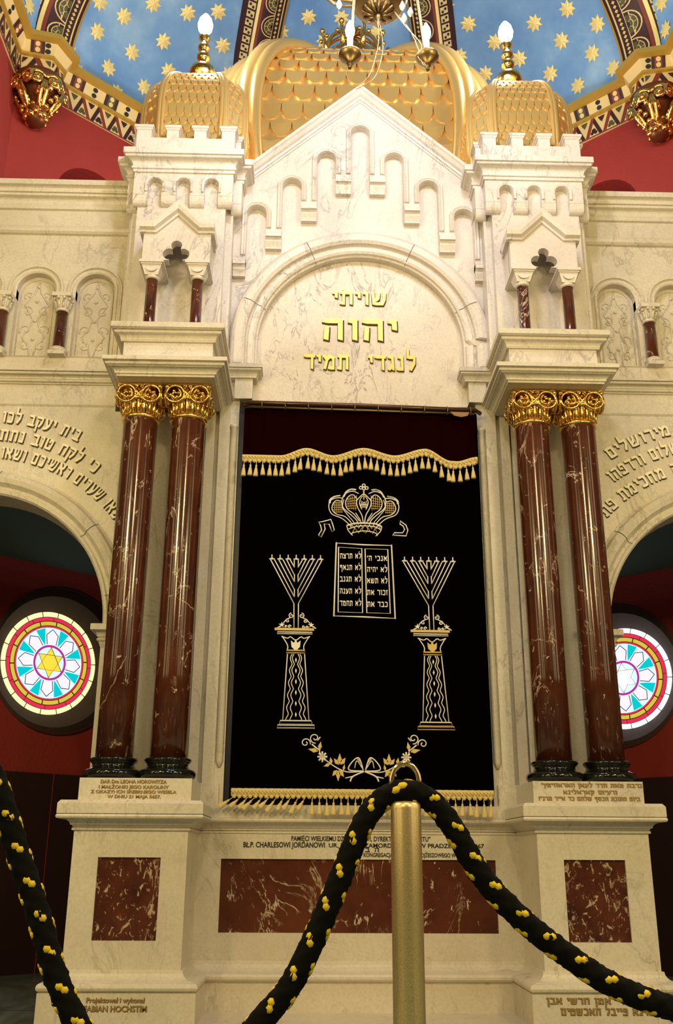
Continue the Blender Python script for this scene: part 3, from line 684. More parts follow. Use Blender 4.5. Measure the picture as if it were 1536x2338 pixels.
column(1.203, YC, 'inner red marble column right of the curtain, nearest its edge, gilt capital')
column(1.530, YC, 'outer of the two red marble columns right of the curtain, gilt capital')

# ---- jambs of the curtained opening
def jamb(s):
    t = thing('door_jamb', 'tall moulded marble jamb between curtain and columns on the %s' % SIDE[s], 'door jamb', (s*1.1, 6.6, 1.2), 'jambs of the curtained opening')
    mb = MB(); mb.box(.87, .985, 6.55, 7.0, 1.15, 4.05); mb.box(.985, 1.655, 6.55, 7.0, 1.15, 4.385); mb.box(.935, 1.012, 6.50, 6.56, 1.36, 4.10); mb.box(1.042, 1.108, 6.503, 6.56, 1.36, 4.10); mb.box(.90, 1.06, 6.49, 6.6, 1.2275, 1.36); mb.box(1.06, 1.655, 6.525, 6.6, 1.228, 1.36)
    mb.box(1.124, 1.164, 6.51, 6.56, 1.36, 4.10); mb.build('wall_slab', MARBLE, t, s < 0)
    mb = MB(); mb.lathe((.905, 6.51, 0), [(.010, 1.46), (.026, 1.50), (.026, 3.86), (.030, 3.865), (.030, 3.885)], 16); mb.box(.872, .935, 6.51, 6.7, 1.2, 4.12); mb.build('roll_moulding', MARBLE, t, s < 0)
    mb = MB(); mb.sweep(frame_path(1.19, 1.215, 6.53, 6.56), [(0, 1.36), (.01, 1.36), (.01, 4.1), (0, 4.1)]); mb.build('fillet', MARBLE, t, s < 0)
    for c in kids(t): c.location = -Vector(t.location)
jamb(-1); jamb(1)

# ---- entablature blocks over each pair of columns
LOWC = [(0, 3.990), (.025, 3.990), (.025, 4.003), (.032, 4.006)]+cove(.036, 4.008, .075, 4.04, 5)+[(.082, 4.045)]+torus_pts(.085, 4.058, .012, 4)+[(.112, 4.074), (.112, 4.103)]
UPC = [(0, 4.262), (.018, 4.262), (.018, 4.272)]+cove(.02, 4.275, .045, 4.306, 4)+torus_pts(.05, 4.320, .012, 4)+[(.066, 4.335), (.082, 4.343), (.082, 4.381)]
def entablature(s):
    t = thing('entablature', 'projecting moulded marble block over the two columns %s of the curtain' % SIDE[s], 'entablature', (s*1.34, 6.3, 3.97), 'entablature blocks')
    a, b, f = 1.028, 1.642, 5.985
    pt = [(a-.13, 6.46), (a-.13, 6.36), (a, 6.36), (a, f), (b, f), (b, 6.52)]
    pt = [(a, 6.5), (a, f), (b, f), (b, 6.6)]
    mb = MB(); mb.sweep(pt, closed_prof(LOWC, -.06)); mb.box(a+.02, b-.02, f+.02, 6.56, 3.992, 4.10); mb.build('lower_cornice', MARBLE, t, s < 0)
    mb = MB(); mb.box(a, b, f, 6.56, 4.1, 4.27); mb.build('frieze_block', MARBLE_PALE, t, s < 0)
    mb = MB(); mb.sweep(pt, closed_prof(UPC, -.06)); mb.box(a+.02, b-.02, f+.02, 6.56, 4.27, 4.379); mb.build('upper_cornice', MARBLE, t, s < 0)
    for c in kids(t): c.location = -Vector(t.location)
entablature(-1); entablature(1)

# ---- little canopies (aedicules) in front of the towers
def aedicule(s):
    t = thing('aedicule', 'small gabled canopy with clover arch on two red colonnettes, %s of central arch' % SIDE[s], 'canopy', (s*1.34, 6.05, 4.38), 'gabled canopies')
    cx = 1.334; f = 6.0
    # gabled front wall with a trefoil opening
    def R(a, b): return (cx+a, b)
    z0, ze, za = 4.93, 5.20, 5.36
    def trefoil(grow):
        out = []
        for k in range(61):
            ph = math.radians(218-256*k/60); dx, dz = math.cos(ph), math.sin(ph); best = .06
            for (ox, oz, r) in ((-.050, .012, .046+grow), (.050, .012, .046+grow), (0, .085, .040+grow)):
                bq = dx*ox+dz*oz; disc = r*r-(ox*ox+oz*oz)+bq*bq
                if disc > 0: best = max(best, bq+math.sqrt(disc))
            out.append((best*dx, 5.0+best*dz))
        return [R(-.088-grow, z0), R(-.088-grow, 4.96)]+[R(x, z) for x, z in out if z > 4.962]+[R(.088+grow, 4.96), R(.088+grow, z0)]
    tre = trefoil(0)
    body = [R(-.243, z0)]+tre+[R(.243, z0), R(.243, ze), R(.13, ze), R(0, za), R(-.13, ze), R(-.243, ze)]
    mb = MB(); mb.prism(body, f+.028, 6.10); mb.box(cx-.243, cx-.165, 6.09, 6.249, z0, ze); mb.box(cx+.165, cx+.243, 6.09, 6.249, z0, ze); mb.build('gable_wall', MARBLE_PALE, t, s < 0)
    mb = MB(); A_, B_, n_ = trefoil(.004), trefoil(.050), 0
    n_ = len(A_); C2 = trefoil(.030); Dd = trefoil(.046)
    if len(A_) == len(B_) == len(C2) == len(Dd):
        vs = [(x, f+.05, z) for x, z in A_]+[(x, f+.026, z) for x, z in C2]+[(x, f+.014, z) for x, z in Dd]+[(x, f+.03, z) for x, z in B_]
        mb.add(vs, [(q*n_+i, q*n_+i+1, (q+1)*n_+i+1, (q+1)*n_+i) for q in range(3) for i in range(n_-1)])
    else: print('TREFOIL', len(A_), len(B_), len(C2), len(Dd))
    mb.build('clover_moulding', MARBLE_PALE, t, s < 0)
    # raking cornice that returns level at both ends and back along the sides
    prof = [(0, f+.03), (.004, f+.012), (.018, f+.008), (.03, f-.02), (.055, f-.03), (.075, f-.03), (.075, 6.2), (0, 6.2)]
    path = [R(.27, ze-.02), R(.15, ze-.02), R(0, za-.03), R(-.15, ze-.02), R(-.27, ze-.02)]
    mb = MB(); mb.sweep(path, prof, 'xz'); 
    for sg in (-1, 1): mb.box(*sorted((cx+sg*.225, cx+sg*.2695)), f-.029, 6.249, ze+.034, ze+.0545); mb.box(*sorted((cx+sg*.225, cx+sg*.258)), f+.006, 6.249, ze-.018, ze+.036)
    mb.build('raking_cornice', MARBLE_PALE, t, s < 0)
    for sg in (-1, 1):
        x = cx+sg*.163; y = 6.06
        mb = MB(); mb.lathe((x, y, 0), [(.055, 4.378), (.055, 4.40), (.046, 4.42), (.044, 4.44), (.0405, 4.45), (.0395, 4.82)], 24); sh = mb.build('colonnette', REDM, t, s < 0)
        mb = MB(); mb.lathe((x, y, 0), [(.040, 4.805), (.050, 4.81), (.052, 4.822), (.047, 4.832), (.052, 4.85)], 24); 
        n = 12
        def sq(h, z): return [(x-h, y-h, z), (x+h, y-h, z), (x+h, y+h, z), (x-h, y+h, z)]
        mb.add(sq(.046, 4.83)+sq(.064, 4.882)+sq(.066, 4.888), [(0, 1, 5, 4), (1, 2, 6, 5), (2, 3, 7, 6), (3, 0, 4, 7), (4, 5, 9, 8), (5, 6, 10, 9), (6, 7, 11, 10), (7, 4, 8, 11), (3, 2, 1, 0)])
        for h, za_, zb_ in ((.068, 4.888, 4.898), (.076, 4.898, 4.910), (.086, 4.910, 4.932)): mb.box(x-h, x+h, y-h, 6.249 if h > .07 else y+h, za_, zb_)
        for k in range(4):                                   # cushion lobes
            pass
        mb.add([(x+.042*math.cos(math.radians(a)), y-.0665+.006*(1 if a in (180, 360) else 0), 4.880+.036*math.sin(math.radians(a))) for a in range(180, 361, 20)], [tuple(range(10))])
        cap = mb.build('cushion_capital', MARBLE_PALE, t, s < 0)
    for c in kids(t): c.location = -Vector(t.location)
aedicule(-1); aedicule(1)

# ---- towers above the canopies
def tower(s):
    t = thing('tower', 'battlemented marble tower with three little arches, %s of the central gable' % SIDE[s], 'tower', (s*1.345, 6.6, 4.38), 'battlemented towers')
    cx = 1.345
    mb = MB(); mb.box(1.02, 1.69, 6.25, 7.1, 4.385, 5.86); mb.box(.968, 1.745, 6.335, 6.5, 4.385, 5.86); mb.box(.985, 1.78, 6.42, 7.1, 4.386, 5.85); mb.build('tower_body', MARBLE_PALE, t, s < 0)
    # arcaded frieze with three notches, on a rolled lower edge
    fz0, fz1 = 5.655, 5.86; cs = [cx-.215, cx, cx+.215]; hw = .053
    lo = []
    for c in cs: lo += [(c-hw, fz0)]+arc(c, 5.747, hw, 180, 0, 12)+[(c+hw, fz0)]
    mb = MB(); mb.prism([(.968, fz0)]+lo+[(1.722, fz0), (1.722, fz1), (.968, fz1)], 6.20, 6.27)
    edges = [.968]+[v for c in cs for v in (c-hw, c+hw)]+[1.722]
    rp = [(0, fz0+.004)]+[(-.004, fz0-.004)]+[(-.045+.047*math.cos(math.radians(a)), fz0-.006+.075*math.sin(math.radians(a))) for a in range(0, -91, -18)]
    for k in range(0, len(edges), 2): mb.sweep([(edges[k], 6.20), (edges[k+1], 6.20)], closed_prof(rp, -.06))
    for x0, x1 in ((.905, .985), (1.705, 1.785)): mb.box(x0, x1, 6.29, 6.5, fz0, fz1); mb.sweep([(x0, 6.29), (x1, 6.29)], closed_prof(rp, -.06))
    fr = mb.build('arcaded_frieze', MARBLE_PALE, t, s < 0)
    for c in cs:
        mb = MB(); p = [(c+hw, 5.68)]+arc(c, 5.747, hw, 0, 180, 14)+[(c-hw, 5.68)]
        mb.sweep(p, [(0, 6.205), (.004, 6.188), (.018, 6.185), (.024, 6.20), (.024, 6.21), (0, 6.21)], 'xz'); mb.build('hood_moulding', MARBLE_PALE, t, s < 0)
    # cornice that steps back at both sides
    pt = [(.905, 7.1), (.905, 6.315), (.968, 6.315), (.968, 6.2), (1.722, 6.2), (1.722, 6.315), (1.785, 6.315), (1.785, 7.1)]
    C1 = [(0, 5.852), (.012, 5.852), (.012, 5.876), (.022, 5.880), (.022, 5.898), (.012, 5.902)]+cove(.014, 5.905, .062, 5.955, 6)+[(.068, 5.960), (.068, 5.974), (.082, 5.976), (.082, 6.026)]
    mb = MB(); mb.sweep(pt, closed_prof(C1, -.06)); mb.box(.93, 1.76, 6.33, 7.1, 5.85, 6.02); mb.box(.98, 1.71, 6.21, 6.4, 5.85, 6.02); mb.build('cornice', MARBLE_PALE, t, s < 0)
    # parapet and merlons
    mb = MB(); mb.box(.985, 1.725, 6.20, 6.30, 6.0, 6.185); mb.box(.93, 1.0, 6.315, 6.4, 6.0, 6.185); mb.box(1.71, 1.775, 6.315, 6.4, 6.0, 6.185)
    mb.box(.93, 1.02, 6.38, 7.0, 6.0, 6.185); mb.box(1.69, 1.775, 6.38, 7.0, 6.0, 6.185); mb.build('parapet', MARBLE_PALE, t, s < 0)
    def merlon(x0, x1, y0=6.195, y1=6.30, zt=6.305):
        q = MB(); q.box(x0+.012, x1-.012, y0+.006, y1, 5.99, zt-.05); q.sweep([(x0+.012, y1), (x0+.012, y0+.006), (x1-.012, y0+.006), (x1-.012, y1)], closed_prof([(0, zt-.052), (.008, zt-.045), (.01, zt-.036), (.018, zt-.03), (.018, zt-.010), (.0, zt)], -.04)); q.box(x0+.02, x1-.02, y0+.01, y1, zt-.05, zt-.001)
        q.build('merlon', MARBLE_PALE, t, s < 0)
    for x0, x1 in ((.958, 1.085), (1.182, 1.300), (1.396, 1.512), (1.608, 1.745)): merlon(x0, x1)
    for x0, x1 in ((.918, .985), (1.72, 1.785)): merlon(x0, x1, 6.31, 6.42)
    for x0, x1 in ((.925, 1.03), (1.68, 1.775)): merlon(x0, x1, 6.62, 6.75); merlon(x0, x1, 6.9, 7.0)
    for c in kids(t): c.location = -Vector(t.location)
tower(-1); tower(1)

# ---- gilt scale-covered domes
def dome(s, cx, cy, a, b, zc, zb, ff, nrow, ncol, rib_r, t, nexp, rtap):
    """chamfered octagon: ff = half width of the wide faces over a"""
    cn = [(ff, -1), (1, -ff), (1, ff), (ff, 1), (-ff, 1), (-1, ff), (-1, -ff), (-ff, -1)]
    th1 = math.radians(87)
    Larc = (a+b)/2*th1; Lst = zc-zb; tot = Lst+Larc
    def prof(v):
        d = v*tot
        if d < Lst: return 1.0-.05*(1-d/Lst)**2, zb+d
        th = (d-Lst)/Larc*th1; return max(.02, math.cos(th))**(2/nexp), zc+b*math.sin(th)**(2/nexp)
    def pt(f, u, v, off=0.):
        r, z = prof(v); p0, p1 = cn[f-1], cn[f]; x = (p0[0]+(p1[0]-p0[0])*u)*a*r; y = (p0[1]+(p1[1]-p0[1])*u)*a*r
        r2, z2 = prof(min(1, v+.01)); r1, z1 = prof(max(0, v-.01)); m = Vector(((p0[0]+p1[0])/2, (p0[1]+p1[1])/2)).normalized()
        ap = abs(Vector((p0[0]+p1[0], p0[1]+p1[1])).length/2*a); n2 = Vector((z2-z1, -(r2-r1)*ap)).normalized()
        return (cx+x+m.x*n2.x*off, cy+y+m.y*n2.x*off, z+n2.y*off)
    for f in range(8):
        mb = MB(); nv = 26
        mb.add([pt(f, u, v/nv) for v in range(nv+1) for u in (0, 1)], [(2*v, 2*v+1, 2*v+3, 2*v+2) for v in range(nv)], True)
        wf = math.dist(cn[f-1], cn[f])/math.dist(cn[7], cn[0]); nc = max(2, round(ncol*wf))
        hgt = 1.0/nrow; lift = .020 if a < .6 else .040
        for r in range(nrow):
            for c in range(-1, nc+1):
                uc = (c+(.5 if r % 2 else 1.0))/nc
                if uc < -.01 or uc > 1.01: continue
                v1 = (r+1.35)*hgt; v0 = (r-.55)*hgt; hw = .5/nc
                if v1 > .99: continue
                ol = []
                for k in range(9):
                    an = PI+PI*k/8; ol.append((uc+hw*math.cos(an), v0+.9*hgt+.9*hgt*math.sin(an)))
                ol += [(uc+hw*.98, v1), (uc-hw*.98, v1)]
                ol = [(min(1, max(0, u)), min(1, max(0, v))) for u, v in ol]
                V = [pt(f, u, v, lift*(1.0 if i < 9 else .05)) for i, (u, v) in enumerate(ol)]; n = len(V)
                vm = min(1, max(0, v0+.5*hgt)); V.append(pt(f, min(1, max(0, uc)), vm+.25*hgt, lift*1.05)); V += [pt(f, u, v, -.002) for u, v in ol[:9]]
                mb.add(V, [(n, (i+1) % n, i) for i in range(n)]+[(i, i+1, n+2+i, n+1+i) for i in range(8)])
        mb.build('scale_panel', GILT, t, recalc=False)
    for k in range(8):
        mb = MB(); m = Vector(cn[k]).normalized(); tn = Vector((-m.y, m.x)); pts = []
        for q in range(33):
            v = q/32; r, z = prof(v); pts.append((Vector((cx+cn[k][0]*a*r, cy+cn[k][1]*a*r, z)), v))
        for off, rr, o2 in ((-.9, .55, .25), (.9, .55, .25), (0, .75, .45)):
            mb.tube([p+Vector((tn.x*off*rib_r*(1-rtap*v), tn.y*off*rib_r*(1-rtap*v), 0))+Vector((m.x, m.y, .35))*o2*rib_r for p, v in pts], rib_r*rr, 8, rf=lambda f: rib_r*rr*(1-rtap*f))
        mb.build('rib', GILT, t)
for s in (-1, 1):
    cx = s*1.335; cy = 6.72
    t = thing('small_dome', 'small gilt scaled dome with lit finial, on the %s battlemented tower' % SIDE[s], 'dome', (cx, cy, 6.0), 'small gilt domes')
    dome(s, cx, cy, .405, .58, 6.52, 6.0, .62, 17, 8, .034, t, 3.0, .35)
    mb = MB(); zb = 7.10
    mb.lathe((cx, cy, 0), [(.10, zb-.06), (.085, zb+.02), (.055, zb+.05), (.050, zb+.09), (.062, zb+.11), (.060, zb+.125), (.085, zb+.15), (.105, zb+.18), (.115, zb+.215), (.108, zb+.25), (.085, zb+.275), (.07, zb+.28), (.05, zb+.295), (.032, zb+.32), (.030, zb+.345), (.052, zb+.37), (.058, zb+.40), (.045, zb+.43), (.028, zb+.445), (.03, zb+.46), (.050, zb+.485), (.052, zb+.51), (.036, zb+.54), (.026, zb+.555), (.030, zb+.57), (.048, zb+.60), (.05, zb+.62), (.034, zb+.635)], 24); mb.build('finial', GOLD, t)
    mb = MB(); mb.lathe((cx, cy, 0), [(.022, zb+.625), (.03, zb+.66), (.060, zb+.71), (.066, zb+.76), (.052, zb+.82), (.022, zb+.87), (.004, zb+.89)], 18); mb.build('lamp_bulb', BULB, t)
    for c in kids(t): c.location = -Vector(t.location)
    lamp('finial_lamp_light', (cx, cy-.12, zb+.76), 10, (1, .93, .84), .06)
t = thing('great_dome', 'large gilt scale-covered dome with thick ribs and a crown, rising behind the gable', 'dome', (X0, 8.15, 6.0))
dome(0, X0, 8.15, 1.20, 1.385, 7.10, 6.4, .80, 15, 10, .115, t, 2.25, .12)
mb = MB(); mb.box(X0-.82, X0+.82, 7.2, 9.1, 0, 6.45); mb.build('drum', MARBLE, t)
mb = MB(); mb.lathe((X0, 8.15, .06), [(.34, 8.2), (.24, 8.3), (.16, 8.42), (.14, 8.52), (.2, 8.6), (.14, 8.66)], 24); mb.build('dome_neck', GILT, t)
mb = MB(); mb.lathe((X0, 8.15, .06), [(.30, 8.60), (.335, 8.60), (.345, 8.62), (.325, 8.64), (.335, 8.72), (.35, 8.74), (.335, 8.76), (.30, 8.76), (.30, 8.6)], 40); crown = mb.build('crown', GOLD, t)
mb = MB()
for k in range(10):
    a = 2*PI*k/10; d = Vector((math.cos(a), math.sin(a), 0)); o = Vector((X0, 8.15, 8.82))+d*.33; tn = Vector((-d.y, d.x, 0))
    mb.tube([o, o+Vector((0, 0, .12))+d*.03, o+Vector((0, 0, .22))+d*.06], [.03, .02, .012], 6)
    mb.ball(o+Vector((0, 0, .24))+d*.06, .03, 8); mb.ball(o+tn*.05+Vector((0, 0, .15))+d*.04, .024, 8); mb.ball(o-tn*.05+Vector((0, 0, .15))+d*.04, .024, 8)
    mb.ball(o+Vector((0, 0, -.08))+d*.005, .02, 8)
fl = mb.build('crown_point', GOLD, crown)
mb = MB()
for k in range(5):
    a = 2*PI*k/10; d = Vector((math.cos(a), math.sin(a), 0)); o = Vector((X0, 8.15, 8.82))
    mb.tube([o+d*.33*math.cos(q)+Vector((0, 0, .42*math.sin(q))) for q in [PI*i/16 for i in range(17)]], .022, 6)
mb.ball((X0, 8.15, 9.30), .06); mb.build('crown_arch', GOLD, crown)
for c in kids(t): c.location = -Vector(t.location)
for c in kids(crown): c.location = Vector((0, 0, 0))

# ---- the central gable: stepped arcade, big arch and Hebrew tablet
t = thing('ark_gable', 'tall pale marble gable with stepped lancet niches over a round-arched Hebrew tablet', 'gable', (X0, 6.6, 4.1))
GX = lambda x: X0+x
ARC_Z = 4.555
hole = [(GX(.90), 4.05)]+[(GX(x), z) for x, z in arc(0, ARC_Z, .90, 0, 180, 40)]+[(GX(-.90), 4.05)]
mb = MB(); mb.prism([(GX(-.992), 4.05), (GX(-.992), 6.06), (GX(-.90), 6.08), (GX(0), 6.90), (GX(.90), 6.08), (GX(.952), 6.06), (GX(.952), 4.05)]+hole, 6.515, 6.75); mb.build('gable_panel', MARBLE_PALE, t)
lan = [(0, 6.557)]+[(sg*.272*k, 6.557-.265*k) for k in (1, 2, 3) for sg in (-1, 1)]
lan.sort(); HWL = .075
bott = {i: z for i, z in enumerate([5.212, 5.465, 5.728, 5.992, 5.992, 5.728, 5.465, 5.212])}
low = []
for i, (x, zt) in enumerate(lan):
    low += [(GX(x-HWL), bott[i])]+[(GX(a), b) for a, b in arc(x, zt-HWL, HWL, 180, 0, 14)]+[(GX(x+HWL), bott[i+1])]
mb = MB(); mb.prism([(GX(-.992), bott[0])]+low+[(GX(.952), bott[7]), (GX(.952), 6.06), (GX(.90), 6.08), (GX(0), 6.90), (GX(-.90), 6.08), (GX(-.992), 6.06)], 6.455, 6.52); mb.build('stepped_panel', MARBLE_PALE, t)
for i, (x, zt) in enumerate(lan):
    zl, zr = bott[i]+.09, bott[i+1]+.09
    mb = MB(); p = [(GX(x+HWL), zr)]+[(GX(a), b) for a, b in arc(x, zt-HWL, HWL, 0, 180, 16)]+[(GX(x-HWL), zl)]
    mb.sweep(p, [(.0, 6.46), (.004, 6.442), (.012, 6.438), (.016, 6.445), (.022, 6.438), (.034, 6.435), (.042, 6.455), (.042, 6.46)], 'xz'); mb.build('hood_moulding', MARBLE_PALE, t)
for i in range(8):
    xc = (lan[0][0]-.135+.272*i); hw = .061
    x0, x1 = xc-hw, xc+hw
    if i == 0: x0, x1 = -.985, lan[0][0]-HWL
    if i == 7: x0, x1 = lan[6][0]+HWL, .985
    zb = bott[i]; mb = MB(); x0, x1 = GX(x0), GX(x1)
    mb.add([(x0, 6.455, zb+.055), (x1, 6.455, zb+.055), (x0, 6.425, zb+.03), (x1, 6.425, zb+.03), (x0, 6.425, zb), (x1, 6.425, zb), (x0, 6.52, zb+.055), (x1, 6.52, zb+.055), (x0, 6.52, zb), (x1, 6.52, zb)], [(0, 1, 3, 2), (2, 3, 5, 4), (4, 5, 9, 8), (6, 7, 1, 0), (0, 2, 4, 8, 6), (1, 7, 9, 5, 3)])
    mb.sweep([(x0, 6.452), (x1, 6.452)], [(-.07, zb), (.008, zb), (-.002, zb-.012), (.0, zb-.03), (-.012, zb-.055), (-.02, zb-.075), (-.02, zb-.085), (-.07, zb-.085)]); mb.build('corbel', MARBLE_PALE, t)
# raking cornice
mb = MB()
pr = [(-.085, 6.46), (-.08, 6.445), (-.070, 6.44), (-.066, 6.428), (-.052, 6.424), (-.042, 6.404), (-.022, 6.385), (-.014, 6.372), (.008, 6.372), (.008, 6.75), (-.085, 6.75)]
mb.sweep([(GX(.952), 6.072), (GX(.905), 6.072), (GX(0), 6.905), (GX(-.905), 6.072), (GX(-.992), 6.072)], pr, 'xz'); mb.build('raking_cornice', MARBLE_PALE, t)
# archivolt
ap = [(GX(.78), 4.36), (GX(.78), ARC_Z)]+[(GX(x), z) for x, z in arc(0, ARC_Z, .78, 0, 180, 56)]+[(GX(-.78), 4.36)]
mb = MB(); mb.sweep(ap, [(0, 6.62), (0, 6.50), (.012, 6.492), (.018, 6.475), (.035, 6.465), (.065, 6.462), (.075, 6.475), (.085, 6.478), (.092, 6.445), (.115, 6.43), (.165, 6.43), (.188, 6.44), (.202, 6.46), (.202, 6.62)], 'xz'); av = mb.build('archivolt', MARBLE_PALE, t)
mb = MB()
for a in (22, 64, 116, 158):
    ca, sa = math.cos(math.radians(a)), math.sin(math.radians(a)); P2 = lambda r, w: (GX(r*ca-w*sa), ARC_Z+r*sa+w*ca)
    pts_ = [(.782, 6.497), (.815, 6.462), (.85, 6.459), (.872, 6.442), (.897, 6.427), (.945, 6.427), (.975, 6.447)]
    mb.add([(P2(r, w)[0], y, P2(r, w)[1]) for r, y in pts_ for w in (-.0022, .0022)], [(2*i, 2*i+1, 2*i+3, 2*i+2) for i in range(len(pts_)-1)])
mb.build('joint_line', mat('grey_joint', (.16, .13, .11), .8), t, recalc=False)
mb = MB()
mb.prism([(GX(-.80), 4.085), (GX(.80), 4.085), (GX(.80), ARC_Z)]+[(GX(x), z) for x, z in arc(0, ARC_Z, .80, 0, 180, 40)], 6.56, 6.66); tab = mb.build('tablet', TABLET_MARBLE, t)
for txt, w, z, h in (('שויתי', .42, 4.937, .115), ('יהוה', .575, 4.625, .185), ('לנגדי  תמיד', .845, 4.375, .125)):
    heb_line(txt, X0, z, 6.559, w, h, tab, 'lettering', LETTER, .016, True, nw=.13, nh=.22)
for sg in (-1, 1):
    mb = MB(); x0, x1 = sorted((GX(sg*.78), GX(sg*.985)))
    pth = [(x0, 6.6), (x0, 6.46), (x1, 6.46), (x1, 6.6)]
    mb.sweep(pth, closed_prof([(0, 4.245), (.008, 4.247), (.008, 4.260)]+cove(.010, 4.262, .03, 4.29, 4)+torus_pts(.034, 4.303, .010, 4)+[(.05, 4.313), (.05, 4.345)], -.04)); mb.box(x0+.02, x1-.02, 6.462, 6.6, 4.247, 4.342)
    x0, x1 = sorted((GX(sg*.80), GX(sg*.93))); mb.box(x0, x1, 6.47, 6.62, 4.085, 4.26); mb.build('impost', MARBLE, t)
for c in kids(t): c.location = -Vector(t.location)
for c in kids(tab): c.location = Vector((0, 0, 0))

# ---- arcaded screen walls either side
def screen(s):
    nm = SIDE[s]
    t = thing('marble_screen', 'marble screen wall with wide arch and raised Hebrew verses, %s of the columns' % nm, 'screen wall', (s*2.6, 6.6, 0), 'arcaded screen walls')
    AX, AZ, AR = 2.685, 2.40, .94; f = 6.55
    arch = [(AX+AR, 0)]+arc(AX, AZ, AR, 0, 180, 44)+[(AX-AR, 0)]
    out = [(1.66, 0), (AX-AR, 0)]+arc(AX, AZ, AR, 180, 0, 44)+[(AX+AR, 0), (3.72, 0), (3.72, 5.75), (1.787, 5.75), (1.787, 4.0), (1.66, 4.0)]
    # niches of the blind arcade are cut through and backed by carved panels
    cs = [2.02+.4525*k for k in range(4)]; hw, zs_, zb_ = .148, 5.02, 4.445
    holes = [[(c-hw, zb_), (c+hw, zb_)]+arc(c, zs_, hw, 0, 180, 18) for c in cs]
    mb = MB(); mb.prism(out, f, f+.25, holes); mb.build('wall_slab', MARBLE, t, s < 0)
    mb = MB(); mb.sweep(arc(AX, AZ, AR, 0, 180, 56) if True else [], [(0, f+.24), (.0, f-.005), (.012, f-.02), (.03, f-.024), (.04, f-.01), (.06, f-.014), (.085, f-.045), (.12, f-.055), (.15, f-.045), (.165, f-.02), (.18, f-.015), (.18, f+.02)], 'xz'); mb.build('archivolt', MARBLE, t, s < 0)
    mb = MB()
    for x, w in ((AX-AR, -1), (AX+AR, 1)):
        x0_, x1_ = sorted((x, x+w*.16)); mb.sweep([(x0_, f+.24), (x0_, f), (x1_, f), (x1_, f+.24)] if w < 0 else [(x0_, f+.24), (x0_, f), (x1_, f)], closed_prof([(-.01, 2.235), (.0, 2.24), (.012, 2.275)]+torus_pts(.014, 2.295, .012, 4)+[(.022, 2.315)]+cove(.024, 2.318, .055, 2.35, 4)+[(.065, 2.355), (.065, 2.395), (.05, 2.40)], -.08))
        mb.box(x0_+.001, x1_-.001, f+.001, f+.24, 2.2, 2.399)
    mb.build('impost', MARBLE, t, s < 0)
    P = lambda z, o: (o, z)
    mb = MB(); mb.sweep([(1.787, f), (3.72, f)], closed_prof([(0, 5.745), (.02, 5.75), (.02, 5.782)]+cove(.022, 5.785, .055, 5.835, 5)+torus_pts(.06, 5.850, .014, 4)+[(.078, 5.868)]+cove(.08, 5.872, .108, 5.905, 4)+[(.12, 5.908), (.12, 5.954), (.10, 5.962)], -.25)); mb.build('cornice', MARBLE, t, s < 0)
    mb = MB(); mb.sweep([(1.787, f), (3.72, f)], closed_prof([(0, 5.515)]+torus_pts(.0, 5.555, .040, 6)+[(0, 5.595)], -.03)); mb.build('string_course', MARBLE, t, s < 0)
    mb = MB(); mb.sweep([(1.787, f), (3.72, f)], closed_prof([(0, 4.200), (.022, 4.206), (.022, 4.216)]+torus_pts(.03, 4.228, .012, 4)+cove(.036, 4.242, .06, 4.262, 4)+torus_pts(.066, 4.273, .011, 4)+[(.085, 4.286), (.085, 4.302), (.02, 4.31), (.02, 4.425), (.03, 4.435)], -.03)); mb.build('ledge', MARBLE, t, s < 0)
    mb = MB(); mb.sweep([(1.787, f), (3.72, f)], [(0, 4.03), (.010, 4.045), (.010, 4.215), (0, 4.22)]); mb.build('frieze_band', MARBLE, t, s < 0)
    for c in cs:
        mb = MB(); p = ([(c+hw, zb_)] if c > 3.2 else [(c+hw, 4.945)])+arc(c, zs_, hw, 0, 180, 24)+([(c-hw, zb_)] if c < 2.1 else [(c-hw, 4.945)])
        mb.sweep(p, [(0, f+.05), (0, f-.004), (.010, f-.012), (.022, f-.012), (.028, f-.002), (.040, f-.004), (.046, f-.020), (.060, f-.020), (.066, f+.01)], 'xz'); mb.build('arch_moulding', MARBLE, t, s < 0)
        # carved arabesque panel
        mb = MB(); mb.box(c-hw-.02, c+hw+.02, f+.06, f+.10, zb_-.02, zs_+hw+.02)
        y = f+.058; ctr = lambda dx, z: (c+dx, y, z)
        for sg in (-1, 1):
            for (z, r, ph) in ((4.56, .045, 1.2), (4.70, .05, -.6), (4.86, .048, 1.0), (5.00, .04, -.8)):
                mb.tube(spiral(ctr(sg*.062, z), (sg, 0, 0), (0, 0, 1), r, 1.0, 18, ph), .006, 4)
            mb.tube([ctr(sg*.012, 4.47), ctr(sg*.03, 4.56), ctr(sg*.085, 4.64), ctr(sg*.03, 4.74), ctr(sg*.02, 4.8), ctr(sg*.09, 4.92), ctr(sg*.02, 5.03), ctr(0, 5.12)], .006, 4)
            mb.tube([ctr(sg*.125, 4.455), ctr(sg*.125, 5.0)]+[ctr(sg*.125*math.cos(q), 5.02+.12*math.sin(q)) for q in [PI/2*i/8 for i in range(9)]], .005, 4)
        mb.tube([ctr(-.125, 4.462), ctr(.125, 4.462)], .005, 4)
        for z in (4.62, 4.78, 4.95, 5.08): mb.ball(ctr(0, z), .014, 8)
        mb.build('carved_panel', MARBLE, t, s < 0)
    mb = MB()
